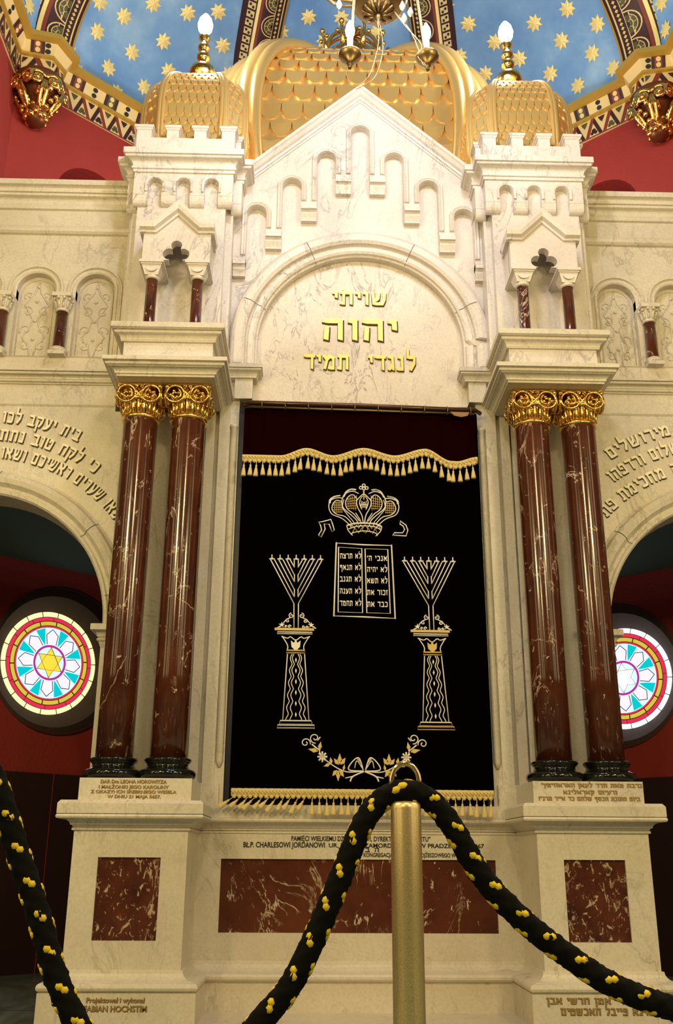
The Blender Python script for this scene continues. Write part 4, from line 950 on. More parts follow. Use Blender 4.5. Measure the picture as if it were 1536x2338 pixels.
    for a in (97, 140, 168):
        ca, sa = math.cos(math.radians(a)), math.sin(math.radians(a)); P2 = lambda r, w: (AX+r*ca-w*sa, AZ+r*sa+w*ca)
        pts_ = [(AR+.002, f-.008), (AR+.03, f-.027), (AR+.06, f-.017), (AR+.085, f-.048), (AR+.12, f-.058), (AR+.15, f-.048), (AR+.18, f-.018)]
        mb.add([(P2(r, w)[0], y, P2(r, w)[1]) for r, y in pts_ for w in (-.002, .002)], [(2*i, 2*i+1, 2*i+3, 2*i+2) for i in range(len(pts_)-1)])
    mb.build('joint_line', mat('arch_joint_'+nm, (.12, .09, .06), .8), t, s < 0, recalc=False)
    for c in [2.02+.4525*(k+.5) for k in range(3)]:
        y = f-.03
        mb = MB(); mb.lathe((c, y, 0), [(.050, 4.49), (.046, 4.505), (.0445, 4.51), (.0425, 4.82)], 24); sh = mb.build('colonnette', REDM, t, s < 0)
        mb = MB(); mb.lathe((c, y, 0), [(.043, 4.80), (.052, 4.806), (.052, 4.818), (.046, 4.826), (.050, 4.86), (.062, 4.90), (.070, 4.915)], 24); mb.box(c-.072, c+.072, y-.072, f+.03, 4.912, 4.945)
        for k in range(10):
            a = 2*PI*k/10; d = Vector((math.cos(a), math.sin(a), 0)); o = Vector((c, y, 0))
            mb.tube([o+d*.048+Vector((0, 0, 4.825)), o+d*.052+Vector((0, 0, 4.855)), o+d*.066+Vector((0, 0, 4.880)), o+d*.074+Vector((0, 0, 4.873))], [.010, .012, .010, .004], 5); mb.ball(o+d*.07+Vector((0, 0, 4.90)), .013, 6)
        cp = mb.build('leafy_capital', MARBLE, sh, s < 0)
        mb = MB(); mb.box(c-.060, c+.060, y-.06, f+.02, 4.425, 4.455); mb.lathe((c, y, 0), [(.064, 4.455), (.066, 4.47), (.060, 4.482), (.052, 4.495)], 20); mb.build('base', MARBLE, sh, s < 0)
    C = (s*AX, AZ)
    if s < 0:
        for r, a0, a1, txt in ((1.262, 38.0, 84.9, 'שאו שערים ראשיכם ושאו'), (1.400, 54.5, 97.5, 'כי לקח טוב נתתי לכם'), (1.541, 64.5, 86.7, 'בית יעקב לכו'), (1.541, 90, 112, 'ונלכה באור'), (1.262, 88, 120, 'פתחי עולם'),):
            heb_arc(txt, C, r, a0, a1, f-.001, .088, t, LETTER_PALE)
    else:
        for r, a0, a1, txt in ((1.565, 87, 123, 'ודבר ה מירושלים'), (1.416, 93, 127, 'בקש שלום ורדפהו'), (1.262, 93.5, 139, 'נאמנה מחכימת פתי')):
            heb_arc(txt, C, r, a0, a1, f-.001, .088, t, LETTER_PALE)
    for c in kids(t):
        c.location = -Vector(t.location)
        for d in kids(c): d.location = Vector((0, 0, 0))
screen(-1); screen(1)

# ================================================================== CURTAIN, VALANCE AND ROD
ROD_Y = 6.40
t = thing('curtain_rod', 'dark metal curtain rod with thin rings across the top of the ark opening', 'curtain rod', (.02, ROD_Y, 4.03))
mb = MB(); mb.tube([(-.84, ROD_Y+.04, 4.020), (-.80, ROD_Y, 4.018), (.0, ROD_Y, 4.008), (.85, ROD_Y, 3.984), (.89, ROD_Y+.05, 3.984)], .017, 10); mb.build('rod', RODM, t)
mb = MB(); mb.tube([(-.79, ROD_Y-.004, 3.983), (.84, ROD_Y-.004, 3.954)], .008, 6); mb.build('lower_rail', BRASS, t)
ring0 = None
for k in range(10):
    x = -.70+k*.168; z = 4.014-.0165*(x+.8)
    if ring0 is None:
        mb = MB(); mb.tube([(0, .026*math.cos(a), .032*math.sin(a)-.012) for a in [2*PI*i/14 for i in range(14)]], .0035, 5, True); ring0 = mb.build('ring', BRASS, t); o = ring0
    else: o = ring0.copy(); COL.objects.link(o); o.parent = t
    o.location = Vector((x, ROD_Y, z))-Vector(t.location)
for c in kids(t):
    if not c.name.startswith('ring'): c.location = -Vector(t.location)
tmp = MB(); tmp.prism([(.66, 3.957), (.80, 3.955), (.785, 3.927), (.74, 3.917), (.69, 3.927)], ROD_Y-.03, ROD_Y-.022); tag(tmp.build('paper_tag', CARDBOARD), 'small brown paper tag tucked under the right end of the curtain rod', 'tag')

def cloth(name, x0, x1, zt, zb_fn, y0, amp, m, parent, folds, nx=120, nz=40):
    mb = MB(); vs = []
    for j in range(nz+1):
        for i in range(nx+1):
            u = i/nx; v = j/nz; x = x0+(x1-x0)*u; z = zt(x)+(zb_fn(x)-zt(x))*v
            y = y0+amp*(1-.35*v)*(math.sin(u*folds*2*PI+.6*math.sin(v*2))*.6+math.sin(u*folds*4.3*PI+1.3)*.4)
            vs.append((x, y, z))
    mb.add(vs, [(j*(nx+1)+i, j*(nx+1)+i+1, (j+1)*(nx+1)+i+1, (j+1)*(nx+1)+i) for j in range(nz) for i in range(nx)], True)
    n = len(vs); mb.add([(x, y+.008, z) for x, y, z in vs], [(j*(nx+1)+i, (j+1)*(nx+1)+i, (j+1)*(nx+1)+i+1, j*(nx+1)+i+1) for j in range(nz) for i in range(nx)], True)
    return mb.build(name, m, parent, recalc=False)
def interp(pts):
    def f(x):
        if x <= pts[0][0]: return pts[0][1]
        for (a, za), (b, zb) in zip(pts, pts[1:]):
            if x <= b: q = (x-a)/(b-a); q = q*q*(3-2*q); return za+(zb-za)*q
        return pts[-1][1]
    return f
TASSEL = None
def make_tassel(parent, p, ln, tilt=0.):
    global TASSEL
    if TASSEL is None:
        mb = MB(); mb.lathe((0, 0, 0), [(.0025, 0), (.0025, -.034), (.006, -.036), (.0075, -.044), (.006, -.052), (.009, -.062), (.014, -.085), (.0175, -.118), (.017, -.122)], 10, flute=lambda a, i: 1+.12*math.sin(5*a) if i > 5 else 1)
        TASSEL = mb.build('tassel', FRINGE, parent); o = TASSEL
    else: o = TASSEL.copy(); COL.objects.link(o); o.parent = parent
    o.location = Vector(p); o.scale = (1, 1, ln/.122); o.rotation_euler = (0, tilt, 0); return o
def braid(name, fn, x0, x1, y, h, parent, loops=True):
    mb = MB(); n = 150; vs = []; prof = [(-.004, h/2), (-.012, h*.36), (-.009, h*.12), (-.013, -h*.1), (-.010, -h*.3), (-.003, -h/2), (.006, -h/2), (.006, h/2)]; k = len(prof)
    for i in range(n+1):
        x = x0+(x1-x0)*i/n; wob = .0025*math.sin(i*1.7); z = fn(x)
        vs += [(x, y+o+(wob if j < 6 else 0), z+dz+wob*.4) for j, (o, dz) in enumerate(prof)]
    mb.add(vs, [(i*k+a, (i+1)*k+a, (i+1)*k+(a+1) % k, i*k+(a+1) % k) for i in range(n) for a in range(k)]+[tuple(range(k))[::-1], tuple(n*k+a for a in range(k))], True)
    x = x0+.02
    while loops and x < x1-.01: mb.lathe((x, y-.006, fn(x)-h*.52), [(.001, -.012), (.010, -.009), (.014, 0), (.012, .008), (.001, .012)], 8); x += .034
    for i in range(int((x1-x0)/.022)):
        xx = x0+.011+i*.022; mb.tube([(xx-.010, y-.012, fn(xx-.01)+h*.25), (xx, y-.016, fn(xx)+h*.05), (xx+.010, y-.012, fn(xx+.01)-h*.18)], .0045, 5)
    return mb.build(name, FRINGE, parent)

scal = interp([(-.86, 3.597), (-.82, 3.598), (-.558, 3.596), (-.372, 3.655), (-.184, 3.602), (.036, 3.662), (.255, 3.608), (.476, 3.663), (.662, 3.572), (.70, 3.57), (.845, 3.606)])
val = thing('valance', 'maroon velvet valance with wavy gold braid and tassels, above the black curtain', 'valance', (.02, 6.42, 3.6))
c = cloth('cloth', -.825, .848, lambda x: 3.99-.015*(x+.8), lambda x: scal(x)-.02, 6.425, .012, VELVET_RED, val, 7); c.location = -Vector(val.location)
br = braid('gold_braid', lambda x: scal(x)-.012, -.828, .848, 6.405, .05, val); br.location = -Vector(val.location)
xs = [-.815+k*.0452 for k in range(37)]
for k, x in enumerate(xs): make_tassel(br, (x+random.uniform(-.004, .004), 6.398, scal(x)-.032), .115+random.uniform(-.006, .006), random.uniform(-.06, .06))

cur = thing('ark_curtain', 'black velvet curtain embroidered in white with a crown, tablets and two lampstands', 'curtain', (.02, 6.45, 1.3))
CO = -Vector(cur.location)
mb = None
c = cloth('cloth', -.826, .866, lambda x: 3.98, lambda x: 1.29, 6.452, .006, VELVET, cur, 5); c.location = CO
TASSEL = None
low_f = lambda x: 1.300-.002*x
br = braid('bottom_fringe', low_f, -.815, .858, 6.432, .05, cur); br.location = CO
for k in range(37):
    x = -.80+k*.0455
    if k < 11: make_tassel(br, (x, 6.424, low_f(x)-.03), .085+.02*(k % 3 == 0), .95-.25*((k*7) % 5)/5-.04*k)
    else: make_tassel(br, (x, 6.424, low_f(x)-.03), .105+random.uniform(-.006, .006), random.uniform(-.07, .07))
dw = thing('ark_doorway', 'black painted door frame just visible along both edges of the curtain', 'door frame', (0, 6.6, 1.23))
for s in (-1, 1):
    mb = MB(); mb.box(.835, .874, 6.53, 6.58, 1.23, 4.06); mb.box(.835, .839, 6.525, 6.53, 1.23, 4.06); mb.build('door_post', IRON, dw, s < 0).location = -Vector(dw.location)
mb = MB(); mb.box(-.868, .868, 6.70, 6.74, 1.23, 4.06); mb.build('dark_interior_panel', BLACKM, dw).location = -Vector(dw.location)  # black sheet added behind the curtain to stand for the dark interior
# --- embroidery (raised thread), each motif a part
EY = 6.437
def smooth(pts, n=5):
    if len(pts) < 3: return pts
    P = [pts[0]]+list(pts)+[pts[-1]]; out = []
    for i in range(1, len(P)-2):
        for k in range(n):
            q = k/n; a, b, c_, d = P[i-1], P[i], P[i+1], P[i+2]
            out.append(tuple(.5*((2*b[j])+(-a[j]+c_[j])*q+(2*a[j]-5*b[j]+4*c_[j]-d[j])*q*q+(-a[j]+3*b[j]-3*c_[j]+d[j])*q**3) for j in (0, 1)))
    out.append(tuple(pts[-1])); return out
class Emb:
    def __init__(s, mp): s.mp = mp; s.mb = MB()
    def line(s, pts, r=.0038, sm=True, closed=False, m=0):
        s.mb.m = m; q = smooth(pts) if sm and not closed else pts; W = [s.mp(*p) for p in q]
        s.mb.tube([(x, EY-.001, z) for x, z in W], r, 5, closed)
    def both(s, cx, pts, **k): s.line(pts, **k); s.line([(2*cx-x, y) for x, y in pts], **k)
    def poly(s, pts, m=0): s.mb.m = m; W = [s.mp(*p) for p in pts]; n = len(W); s.mb.add([(x, EY-.005, z) for x, z in W]+[(x, EY+.008, z) for x, z in W], [tuple(range(n))]+[(i, (i+1) % n, n+(i+1) % n, n+i) for i in range(n)])
    def spiral(s, x, y, r, turns, a0, sgn=1, rr=.004, m=0): s.line([(x+r*(1-.8*k/20)*math.cos(a0+sgn*turns*2*PI*k/20), y-r*(1-.8*k/20)*math.sin(a0+sgn*turns*2*PI*k/20)) for k in range(21)], rr, False, m=m)
    def done(s, name): o = s.mb.build(name, [THREAD, THREAD_GOLD, VELVET], cur); o.location = CO; return o
e = Emb(lambda x, y: (.036+(x-768)*.001167, 3.405-(y-550)*.001237))
for sg in (1,):
    e.both(768, [(766, 604), (742, 626), (724, 652), (732, 690), (756, 735), (764, 782)]); e.both(768, [(760, 618), (746, 640), (742, 665), (756, 700)], r=.003)
    e.both(768, [(738, 604), (702, 590), (662, 602), (636, 645), (645, 692), (690, 732), (722, 762), (735, 790)]); e.both(768, [(728, 640), (706, 612), (678, 620), (658, 655), (668, 696), (708, 728), (742, 770)])
    e.both(768, [(640, 632), (602, 632), (566, 650), (557, 690), (577, 730), (634, 754), (668, 780), (690, 802)]); e.both(768, [(632, 652), (602, 647), (582, 668), (577, 702), (604, 730), (655, 744), (694, 782)])
    e.both(768, [(648, 640), (640, 690), (672, 735), (704, 772), (712, 792)], r=.003); e.both(768, [(718, 720), (744, 760), (752, 785)], r=.003)
    for pts in ([(646, 628), (664, 598), (690, 584), (716, 586)], [(562, 668), (566, 648), (590, 630), (620, 624)]):
        for (x, y) in smooth(pts, 4): e.both(768, [(x-6, y-4), (x+6, y-7)], r=.005, sm=False)
    for k in range(5):
        e.both(768, [(672+k*13, 622-k*2), (660+k*11+14, 690+k*4)], r=.002, sm=False, m=1); e.both(768, [(662, 640+k*14), (724, 628+k*16)], r=.002, sm=False, m=1)
        e.both(768, [(590+k*11, 655), (592+k*11, 722)], r=.002, sm=False, m=1); e.both(768, [(582, 662+k*14), (640, 660+k*14)], r=.002, sm=False, m=1)
        e.both(768, [(768-28+k*10, 645+abs(k-1)*5), (768-12+k*8, 690)], r=.002, sm=False)
e.line([(768, 576), (768, 640)], .006, m=1)
for x, y in ((750, 568), (786, 569), (768, 553), (768, 572)): e.line([(x+9*math.cos(a), y+9*math.sin(a)) for a in [2*PI*i/8 for i in range(8)]], .004, False, True)
e.line([(665, 798), (710, 785), (770, 782), (838, 786), (875, 802)], .006); e.line([(676, 818), (722, 802), (770, 798), (830, 802), (868, 820)]); e.line([(690, 850), (708, 838), (770, 828), (832, 838), (850, 854)]); e.line([(665, 798), (674, 826), (700, 856)]); e.line([(875, 802), (866, 830), (838, 858)])
for k in range(7): e.line([(684+k*26, 812-abs(k-3)*-1), (697+k*26, 790+abs(k-3)*1.5), (710+k*26, 812)], .003, False, m=1 if k % 2 else 0)
for k in range(4): e.line([(694+k*42, 846-(4 if 0 < k < 3 else 0)), (714+k*40, 812), (734+k*38, 838)], .003, False, m=1)
e.done('crown_embroidery')
e = Emb(lambda x, y: (.036+(x-768)*.001167, 3.405-(y-550)*.001237))
e.line([(497, 780), (525, 775), (570, 762), (580, 790), (591, 825), (577, 836), (560, 790), (530, 790), (536, 820), (512, 868), (497, 856), (515, 825), (508, 797)], .0045, False, True)
e.line([(985, 765), (1020, 790), (1031, 820), (1020, 855), (938, 850), (950, 836), (1000, 836), (1012, 815), (1002, 795), (985, 785)], .0045, False, True)
e.done('letter_embroidery')
TM = lambda x, y: (-.156+(x-600)*.00095, 2.97-(y-65)*.000972)
e = Emb(TM)
e.line([(600, 65), (800, 76), (1003, 78), (1022, 610), (800, 602), (585, 597)], .006, False, True)
e.line([(617, 95), (785, 103), (790, 572), (615, 568)], .0045, False, True); e.line([(810, 105), (975, 108), (988, 575), (820, 572)], .0045, False, True)
for k in range(60):
    for (a, b) in (((600, 65), (585, 597)), ((1003, 78), (1022, 610))):
        q = k/59; e.mb.ball((TM(a[0]+(b[0]-a[0])*q, 0)[0], EY-.003, TM(0, a[1]+(b[1]-a[1])*q)[1]), .006, 5)
tb = e.done('tablets_embroidery')
for (cx_, w, rows) in ((897, .140, (('אנכי ה\'', 195), ('לא יהיה', 278), ('לא תשא', 360), ('זכור את', 445), ('כבד את', 530))), (704, .146, (('לא תרצח', 180), ('לא תנאף', 265), ('לא תגנב', 350), ('לא תענה', 437), ('לא תחמד', 525)))):
    for txt, y in rows:
        x, z = TM(cx_, y); o = heb_line(txt, x, z, EY, w, .037, tb, 'commandment_lettering', THREAD, .005, False, nw=.12, nh=.19); o.location = Vector((0, 0, 0))
for i, (dx, dz) in enumerate(((0, 0), (.915, -.003))):
    NM = lambda x, y: (-.432+dx+(x-(306-.016*max(0, y-150)))*.00095, 2.882+dz-(y-150)*.000932)
    e = Emb(NM); C = 306
    for k, x in enumerate((130, 189, 248, 306, 364, 423, 482)):
        e.line([(x-20, 185), (x+20, 185)], .005, False); e.line([(x, 180), (x, 152)], .004, False); e.line([(x-7, 180), (x, 170), (x+7, 180)], .003, False)
    for a, b in (((120, 190), (290, 522)), ((148, 190), (293, 472)), ((180, 190), (290, 412)), ((210, 190), (293, 358)), ((237, 190), (290, 302)), ((262, 190), (293, 248))): e.both(C, [a, b], sm=False, r=.004)
    e.both(C, [(291, 192), (292, 248)], sm=False, r=.004); e.both(C, [(293, 300), (293, 358)], sm=False); e.both(C, [(293, 412), (293, 472)], sm=False)
    e.both(C, [(290, 522), (291, 710)], sm=False)
    for sg in (-1, 1):
        cc = C+3
        e.spiral(cc-sg*36, 612, 20, 1.2, PI/2, sg); e.spiral(cc-sg*62, 650, 15, 1.1, PI/3, sg); e.spiral(cc-sg*50, 692, 12, 1.0, 0, sg); e.spiral(cc-sg*76, 692, 9, 1.0, 0, sg)
        e.poly([(cc-sg*104+22*math.cos(2*PI*k/10+.3)*(1 if k % 2 else .4), 680+22*math.sin(2*PI*k/10+.3)*(1 if k % 2 else .4)) for k in range(10)]); e.line([(cc-sg*95, 668), (cc-sg*70, 640), (cc-sg*45, 628)], .004); e.line([(cc-sg*115, 690), (cc-sg*138, 706)], .005)
    D = 9
    e.poly([(155, 702), (433, 704), (433, 722), (155, 720)], 1); e.line([(174, 732), (420, 734), (422, 746), (172, 745)], .0045, False, True)
    e.both(C-2, [(204, 764), (216, 776), (246, 828), (246, 862)], r=.004); e.line([(204, 764), (245, 778), (268, 768), (304, 792), (340, 768), (363, 778), (404, 764)], .004)
    e.poly([(304, 785), (316, 812), (338, 795), (334, 840), (312, 862), (296, 862), (274, 840), (270, 795), (292, 812)], 1 if i else 0)
    e.line([(240, 866), (368, 866), (370, 884), (238, 884)], .0055, False, True, m=1)
    e.line([(246, 892), (216, 1360)], sm=False); e.line([(366, 892), (396, 1360)], sm=False)
    for sg in (-1, 1):
        for o in (14, 27):
            pts = []
            for k in range(33):
                y = 892+k*14.6; f = k/32; zz = (0, 8, 12, 8, 0, -6)[k % 6]; pts.append((C+sg*((o+f*(o*1.2))+zz*.9), y))
            e.line(pts, .0032, False)
    for k in range(6): y = 935+k*77; e.poly([(C, y-18), (C+6, y), (C, y+18), (C-6, y)])
    e.line([(200, 1362), (412, 1362), (420, 1386), (192, 1386)], .0045, False, True); e.line([(182, 1392), (432, 1392), (436, 1412), (178, 1412)], .005, False, True, m=1 if i else 0)
    e.done('lampstand_embroidery')
GMP = lambda x, y: (-.379+(x-440)*.001203, 1.615-(y-130)*.001156)
e = Emb(GMP); C = 782
e.both(C, [(545, 160), (542, 182), (560, 212), (602, 246), (652, 276), (702, 290), (775, 284)], r=.004)
for sg in (1, -1):
    X = lambda x: C+sg*(x-C)
    for (x, y, r, a0, s_) in ((466, 133, 27, -PI*.1, 1), (516, 106, 29, -PI*.45, -1)): e.spiral(X(x), y, r, 1.25, a0 if sg > 0 else PI-a0, s_*sg)
    e.line([(X(500), 140), (X(530), 165), (X(545), 172)], .005); e.line([(X(530), 120), (X(545), 100)], .004)
    for k in range(8): a = 2*PI*k/8; e.line([(X(557)+9*math.cos(a), 208+9*math.sin(a)), (X(557)+27*math.cos(a), 208+29*math.sin(a))], .0065, False)
    e.line([(X(557)+6*math.cos(a), 208+6*math.sin(a)) for a in [2*PI*k/8 for k in range(8)]], .005, False, True, m=1)
    def leaf(x, y, dx, dy, wd, m=1): e.poly([(X(x), y), (X(x+dx*.4-dy*wd), y+dy*.4+dx*wd), (X(x+dx), y+dy), (X(x+dx*.4+dy*wd), y+dy*.4-dx*wd)], m)
    leaf(535, 178, -55, -12, .22); leaf(540, 172, 8, -48, .22); leaf(600, 246, -36, 14, .25); leaf(606, 246, -6, -36, .25)
    for (x, y, dy) in ((650, 250, -1), (642, 278, 1)):
        for ddx, l in ((-26, 34), (0, 62), (26, 38)): leaf(x+ddx*.2, y, ddx, dy*l, .28 if ddx else .2)
    leaf(670, 282, 6, -36, .2)
    e.line([(X(776), 280), (X(752), 212), (X(712), 240), (X(700), 278), (X(776), 284)], .0045); e.line([(X(770), 268), (X(742), 228), (X(730), 268)], .003); e.line([(X(762), 240), (X(742), 212)], .005, m=1)
    e.line([(X(780), 286), (X(722), 312), (X(706), 340)], .0055); e.line([(X(722), 312), (X(680), 322)], .004)
e.done('garland_embroidery')

# ================================================================== STANCHION AND ROPE
PX, PY = -.1655, 1.56
t = thing('stanchion', 'brushed brass barrier post with a ring on top, standing in front of the ark', 'barrier post', (PX, PY, 0))
mb = MB(); mb.lathe((PX, PY, 0), [(.16, 0), (.16, .008), (.15, .018), (.03, .03), (.026, .05)], 40); mb.build('base', BRASS_POST, t)
mb = MB(); mb.lathe((PX, PY, 0), [(.0235, .03), (.0235, .990), (.0225, .996), (.019, 1.000)], 40); mb.build('post', BRASS_POST, t)
mb = MB(); RZ = 1.029
mb.tube([(PX+.0215*math.cos(a), PY, RZ+.0285*math.sin(a)) for a in [2*PI*k/40 for k in range(40)]], .0042, 8, True); mb.lathe((PX, PY, 0), [(.012, .998), (.008, 1.003), (.005, 1.006)], 12); mb.build('ring', CHROME, t)
for c in kids(t): c.location = -Vector(t.location)
def cat3(P, n=10):
    P = [Vector(p) for p in P]; P = [2*P[0]-P[1]]+P+[2*P[-1]-P[-2]]; out = []
    for i in range(1, len(P)-2):
        for k in range(n):
            q = k/n; a, b, c_, d = P[i-1], P[i], P[i+1], P[i+2]; out.append(.5*((2*b)+(c_-a)*q+(2*a-5*b+4*c_-d)*q*q+(3*b-a-3*c_+d)*q**3))
    out.append(P[-2]); return out
Y = PY+.01
path = cat3([(-.98, Y-.02, 1.30), (-.90, Y-.02, 1.20), (-.80, Y-.01, 1.032), (-.752, Y, .921), (-.714, Y, .840), (-.680, Y, .756), (-.640, Y, .690), (-.585, Y, .628), (-.51, Y, .600), (-.44, Y, .630), (-.385, Y, .690), (-.338, Y, .742), (-.300, Y, .813), (-.267, Y, .886), (-.232, Y, .965), (-.203, Y, 1.002), (-.1655, Y-.01, 1.016), (-.128, Y, 1.004), (-.097, Y, .970), (-.049, Y, .891), (.008, Y, .832), (.074, Y, .782), (.140, Y, .742), (.225, Y, .712), (.33, Y, .685), (.5, Y, .665)], 14)
# resample evenly
cum = [0]
for a, b in zip(path, path[1:]): cum.append(cum[-1]+(b-a).length)
TOT = cum[-1]; STEP = .0042; N = int(TOT/STEP); pts = []; j = 0
for i in range(N+1):
    s_ = TOT*i/N
    while j < len(cum)-2 and cum[j+1] < s_: j += 1
    pts.append(path[j].lerp(path[j+1], (s_-cum[j])/(cum[j+1]-cum[j])))
rope = thing('barrier_rope', 'thick black rope with yellow flecks, threaded through the brass post ring', 'rope', (PX, PY, 1.0))
mb = MB(); SEG = 20; RR = .0172; vs = []; frames = []; up = Vector((0, 1, 0))
for i, p in enumerate(pts):
    tg = (pts[min(i+1, N)]-pts[max(i-1, 0)]).normalized(); a = tg.cross(up).normalized(); b = a.cross(tg).normalized(); frames.append((p, a, b, tg))
    s_ = i*STEP
    for k in range(SEG):
        th = 2*PI*k/SEG
        bump = .055*math.sin(4*th+s_*210)+.055*math.sin(4*th-s_*210)+random.uniform(-.05, .05)
        vs.append(tuple(p+(a*math.cos(th)+b*math.sin(th))*RR*(1+bump)))
mb.add(vs, [(i*SEG+k, i*SEG+(k+1) % SEG, (i+1)*SEG+(k+1) % SEG, (i+1)*SEG+k) for i in range(N) for k in range(SEG)], True)
# stray fibres
for q in range(900):
    i = random.randrange(5, N-5); p, a, b, tg = frames[i]; th = random.uniform(0, 2*PI); d = a*math.cos(th)+b*math.sin(th)
    o = p+d*RR*.98; mb.add([tuple(o-tg*.0006), tuple(o+tg*.0006), tuple(o+d*random.uniform(.001, .0035)+tg*random.uniform(-.004, .004))], [(0, 1, 2)])
r0 = mb.build('rope_body', ROPE, rope); r0.location = -Vector(rope.location)
mb = MB(); k = 0; s_ = .02
while s_ < TOT-.03:
    for q in range(4):
        th = -PI/2+.35+q*PI/2; i = int((s_+(q % 2)*.017)/TOT*N); i = min(max(i, 3), N-6); ps = []
        for w, (ds, dth) in enumerate(((0, -.13), (1, -.13), (1.4, .0), (1, .13), (3.0, .16))): pass
        for w, (ds, dt) in enumerate(((0.0, -.15), (1.8, .15))):
            ring = []
            ii = i+ds
            for (e1, e2) in ((-1.4, -.12), (-.6, -.29), (.65, -.27), (1.4, .08), (.6, .29), (-.65, .27)):
                f = ii+e1; i0 = int(f); p, a, b, tg = frames[min(i0, N-1)]; p = p+tg*STEP*(f-i0); tt = th+dt+e2; ring.append(p+(a*math.cos(tt)+b*math.sin(tt))*RR*1.06)
            c0 = sum(ring, Vector())/6; p, a, b, tg = frames[int(ii)]; out = (a*math.cos(th+dt)+b*math.sin(th+dt)); base_ = [v-out*.004 for v in ring]
            mb.add([c0+out*.0014]+ring+base_, [(0, 1+x, 1+(x+1) % 6) for x in range(6)]+[(1+x, 7+x, 7+(x+1) % 6, 1+(x+1) % 6) for x in range(6)], True)
    s_ += .052; k += 1
r1 = mb.build('yellow_flecks', ROPE_Y, rope); r1.location = -Vector(rope.location)

# ================================================================== CHANDELIER OVER THE ARK
CX_, CY_ = .06, 4.9
t = thing('chandelier', 'old brass chandelier with round bowl and candle bulbs, at the top edge', 'chandelier', (CX_, CY_, 6.1))
O = -Vector(t.location)
mb = MB(); mb.lathe((CX_, CY_, 0), [(.03, 6.135), (.10, 6.140), (.155, 6.170), (.195, 6.240), (.205, 6.310), (.195, 6.370), (.16, 6.410), (.09, 6.450), (.06, 6.510), (.045, 6.650), (.06, 6.710), (.03, 6.750), (.025, 7.750)], 40); mb.build('bowl', BRASS, t).location = O
mb = MB()
mb.lathe((CX_, CY_, 0), [(.02, 6.105), (.075, 6.122), (.10, 6.135), (.09, 6.148), (.02, 6.145)], 48, flute=lambda a, i: 1+.10*abs(math.sin(6*a)))
for k in range(12):
    a = 2*PI*k/12; d = Vector((math.cos(a), math.sin(a), 0)); o = Vector((CX_, CY_, 0)); mb.tube([o+d*.025+Vector((0, 0, 6.098)), o+d*.06+Vector((0, 0, 6.106)), o+d*.105+Vector((0, 0, 6.128))], [.008, .012, .010], 6)
mb.build('shell_rosette', BRASS, t).location = O
mb = MB(); mb.lathe((CX_, CY_, 0), [(.004, 5.990), (.014, 6.010), (.012, 6.040), (.022, 6.060), (.026, 6.085), (.018, 6.110)], 16); mb.build('drop_finial', BRASS, t).location = O
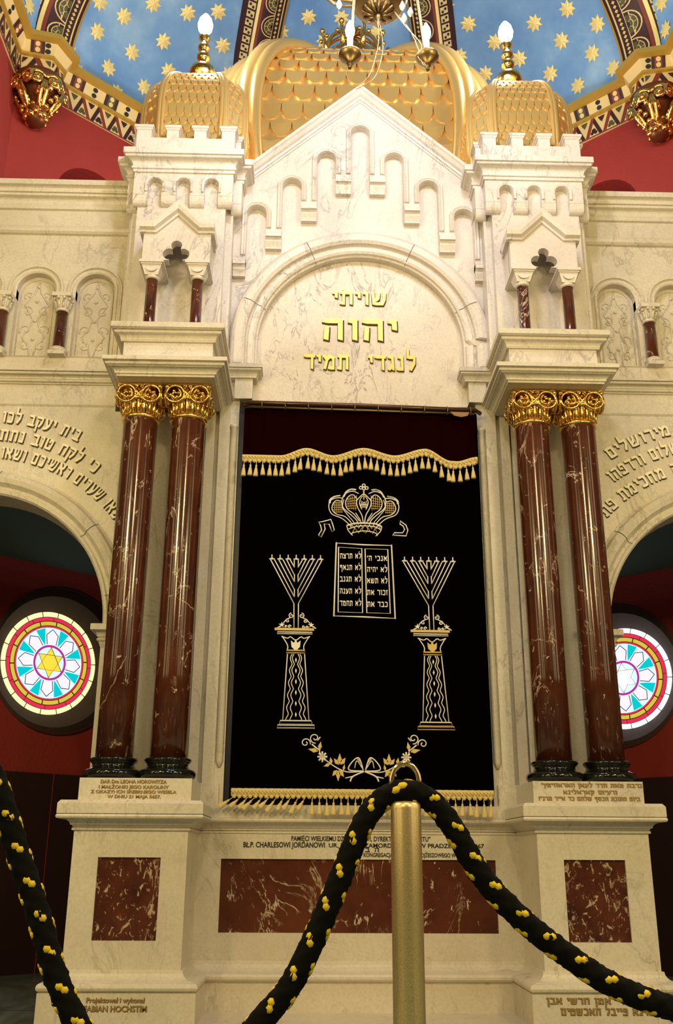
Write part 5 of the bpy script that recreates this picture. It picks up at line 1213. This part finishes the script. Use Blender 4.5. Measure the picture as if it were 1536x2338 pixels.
def cup_arm(cx, cy, cz, lit, sweep, arm=True):
    if arm:
        a = Vector((CX_, CY_, 6.12)); e_ = Vector((cx, cy, cz)); d = (e_-a); d.z = 0; dn = d.normalized(); L = d.length
        mb = MB(); mb.tube(cat3([a+dn*.18, a+dn*(.18+(L-.18)*.3)+Vector((0, 0, sweep)), a+dn*(.18+(L-.18)*.65)+Vector((0, 0, -.06)), e_+Vector((0, 0, -.05)), e_+Vector((0, 0, .0))], 8), .010, 8); mb.build('arm', BRASS, t).location = O
    mb = MB(); mb.lathe((cx, cy, cz), [(.006, -.09), (.012, -.07), (.022, -.05), (.018, -.035), (.055, -.012), (.070, .010), (.072, .02), (.03, .014), (.02, .03)], 24); cp = mb.build('drip_cup', BRASS, t); cp.location = O
    mb = MB(); mb.lathe((cx, cy, cz), [(.018, .01), (.018, .14), (.012, .145)], 16); mb.build('candle_sleeve', SLEEVE, t).location = O
    mb = MB(); mb.lathe((cx, cy, cz), [(.012, .14), (.016, .15), (.026, .18), (.029, .205), (.024, .235), (.010, .27), (.003, .285)], 16); mb.build('bulb', BULB if lit else BULB_OFF, t).location = O
    if lit: lamp('candle_light', (cx, cy-.06, cz+.21), 8, (1, .93, .82), .05)
cup_arm(-.135, 4.6, 5.45, True, .10); cup_arm(.332, 4.62, 5.47, False, .16)
mb = MB()
mb.tube(cat3([(-.10, 4.8, 6.10), (-.25, 4.75, 6.07), (-.36, 4.7, 6.04), (-.46, 4.68, 6.02), (-.54, 4.66, 6.04), (-.57, 4.66, 6.10)], 8), .012, 6); mb.tube(cat3([(-.10, 4.8, 6.06), (-.22, 4.75, 6.02), (-.34, 4.7, 6.07), (-.45, 4.68, 6.05), (-.53, 4.66, 5.99), (-.60, 4.66, 6.08)], 8), .010, 6)
mb.build('twisted_branch', BRASS, t).location = O
mb = MB()
mb.tube(cat3([(.06, 4.88, 6.0), (.05, 4.8, 5.75), (.0, 4.7, 5.45), (-.06, 4.6, 5.26), (-.12, 4.6, 5.23), (-.155, 4.6, 5.32), (-.15, 4.6, 5.42)], 8), .0022, 5); mb.tube(cat3([(.07, 4.88, 6.0), (.08, 4.8, 5.72), (.03, 4.7, 5.42), (-.04, 4.6, 5.25), (-.10, 4.6, 5.21)], 8), .0022, 5)
mb.tube(cat3([(.16, 4.8, 6.02), (.24, 4.7, 5.78), (.28, 4.62, 5.55), (.30, 4.6, 5.42), (.335, 4.6, 5.39)], 8), .0032, 5); mb.tube(cat3([(.17, 4.8, 6.0), (.22, 4.7, 5.80), (.30, 4.62, 5.58), (.275, 4.6, 5.47), (.325, 4.6, 5.40)], 8), .0032, 5)
mb.build('lamp_wire', mat('wire_sheath', (.50, .36, .20), .5), t).location = O
for k, (x, z) in enumerate(((.20, 6.0), (.25, 5.95), (.21, 5.9), (-.20, 6.0))):
    mb = MB(); mb.lathe((x, 4.72, z), [(.002, -.05), (.016, -.03), (.020, -.01), (.012, .01), (.004, .03)], 8, smooth=False); mb.build('glass_drop', mat('drop_glass%d' % k, (.8, .75, .65), .08, .3), t).location = O
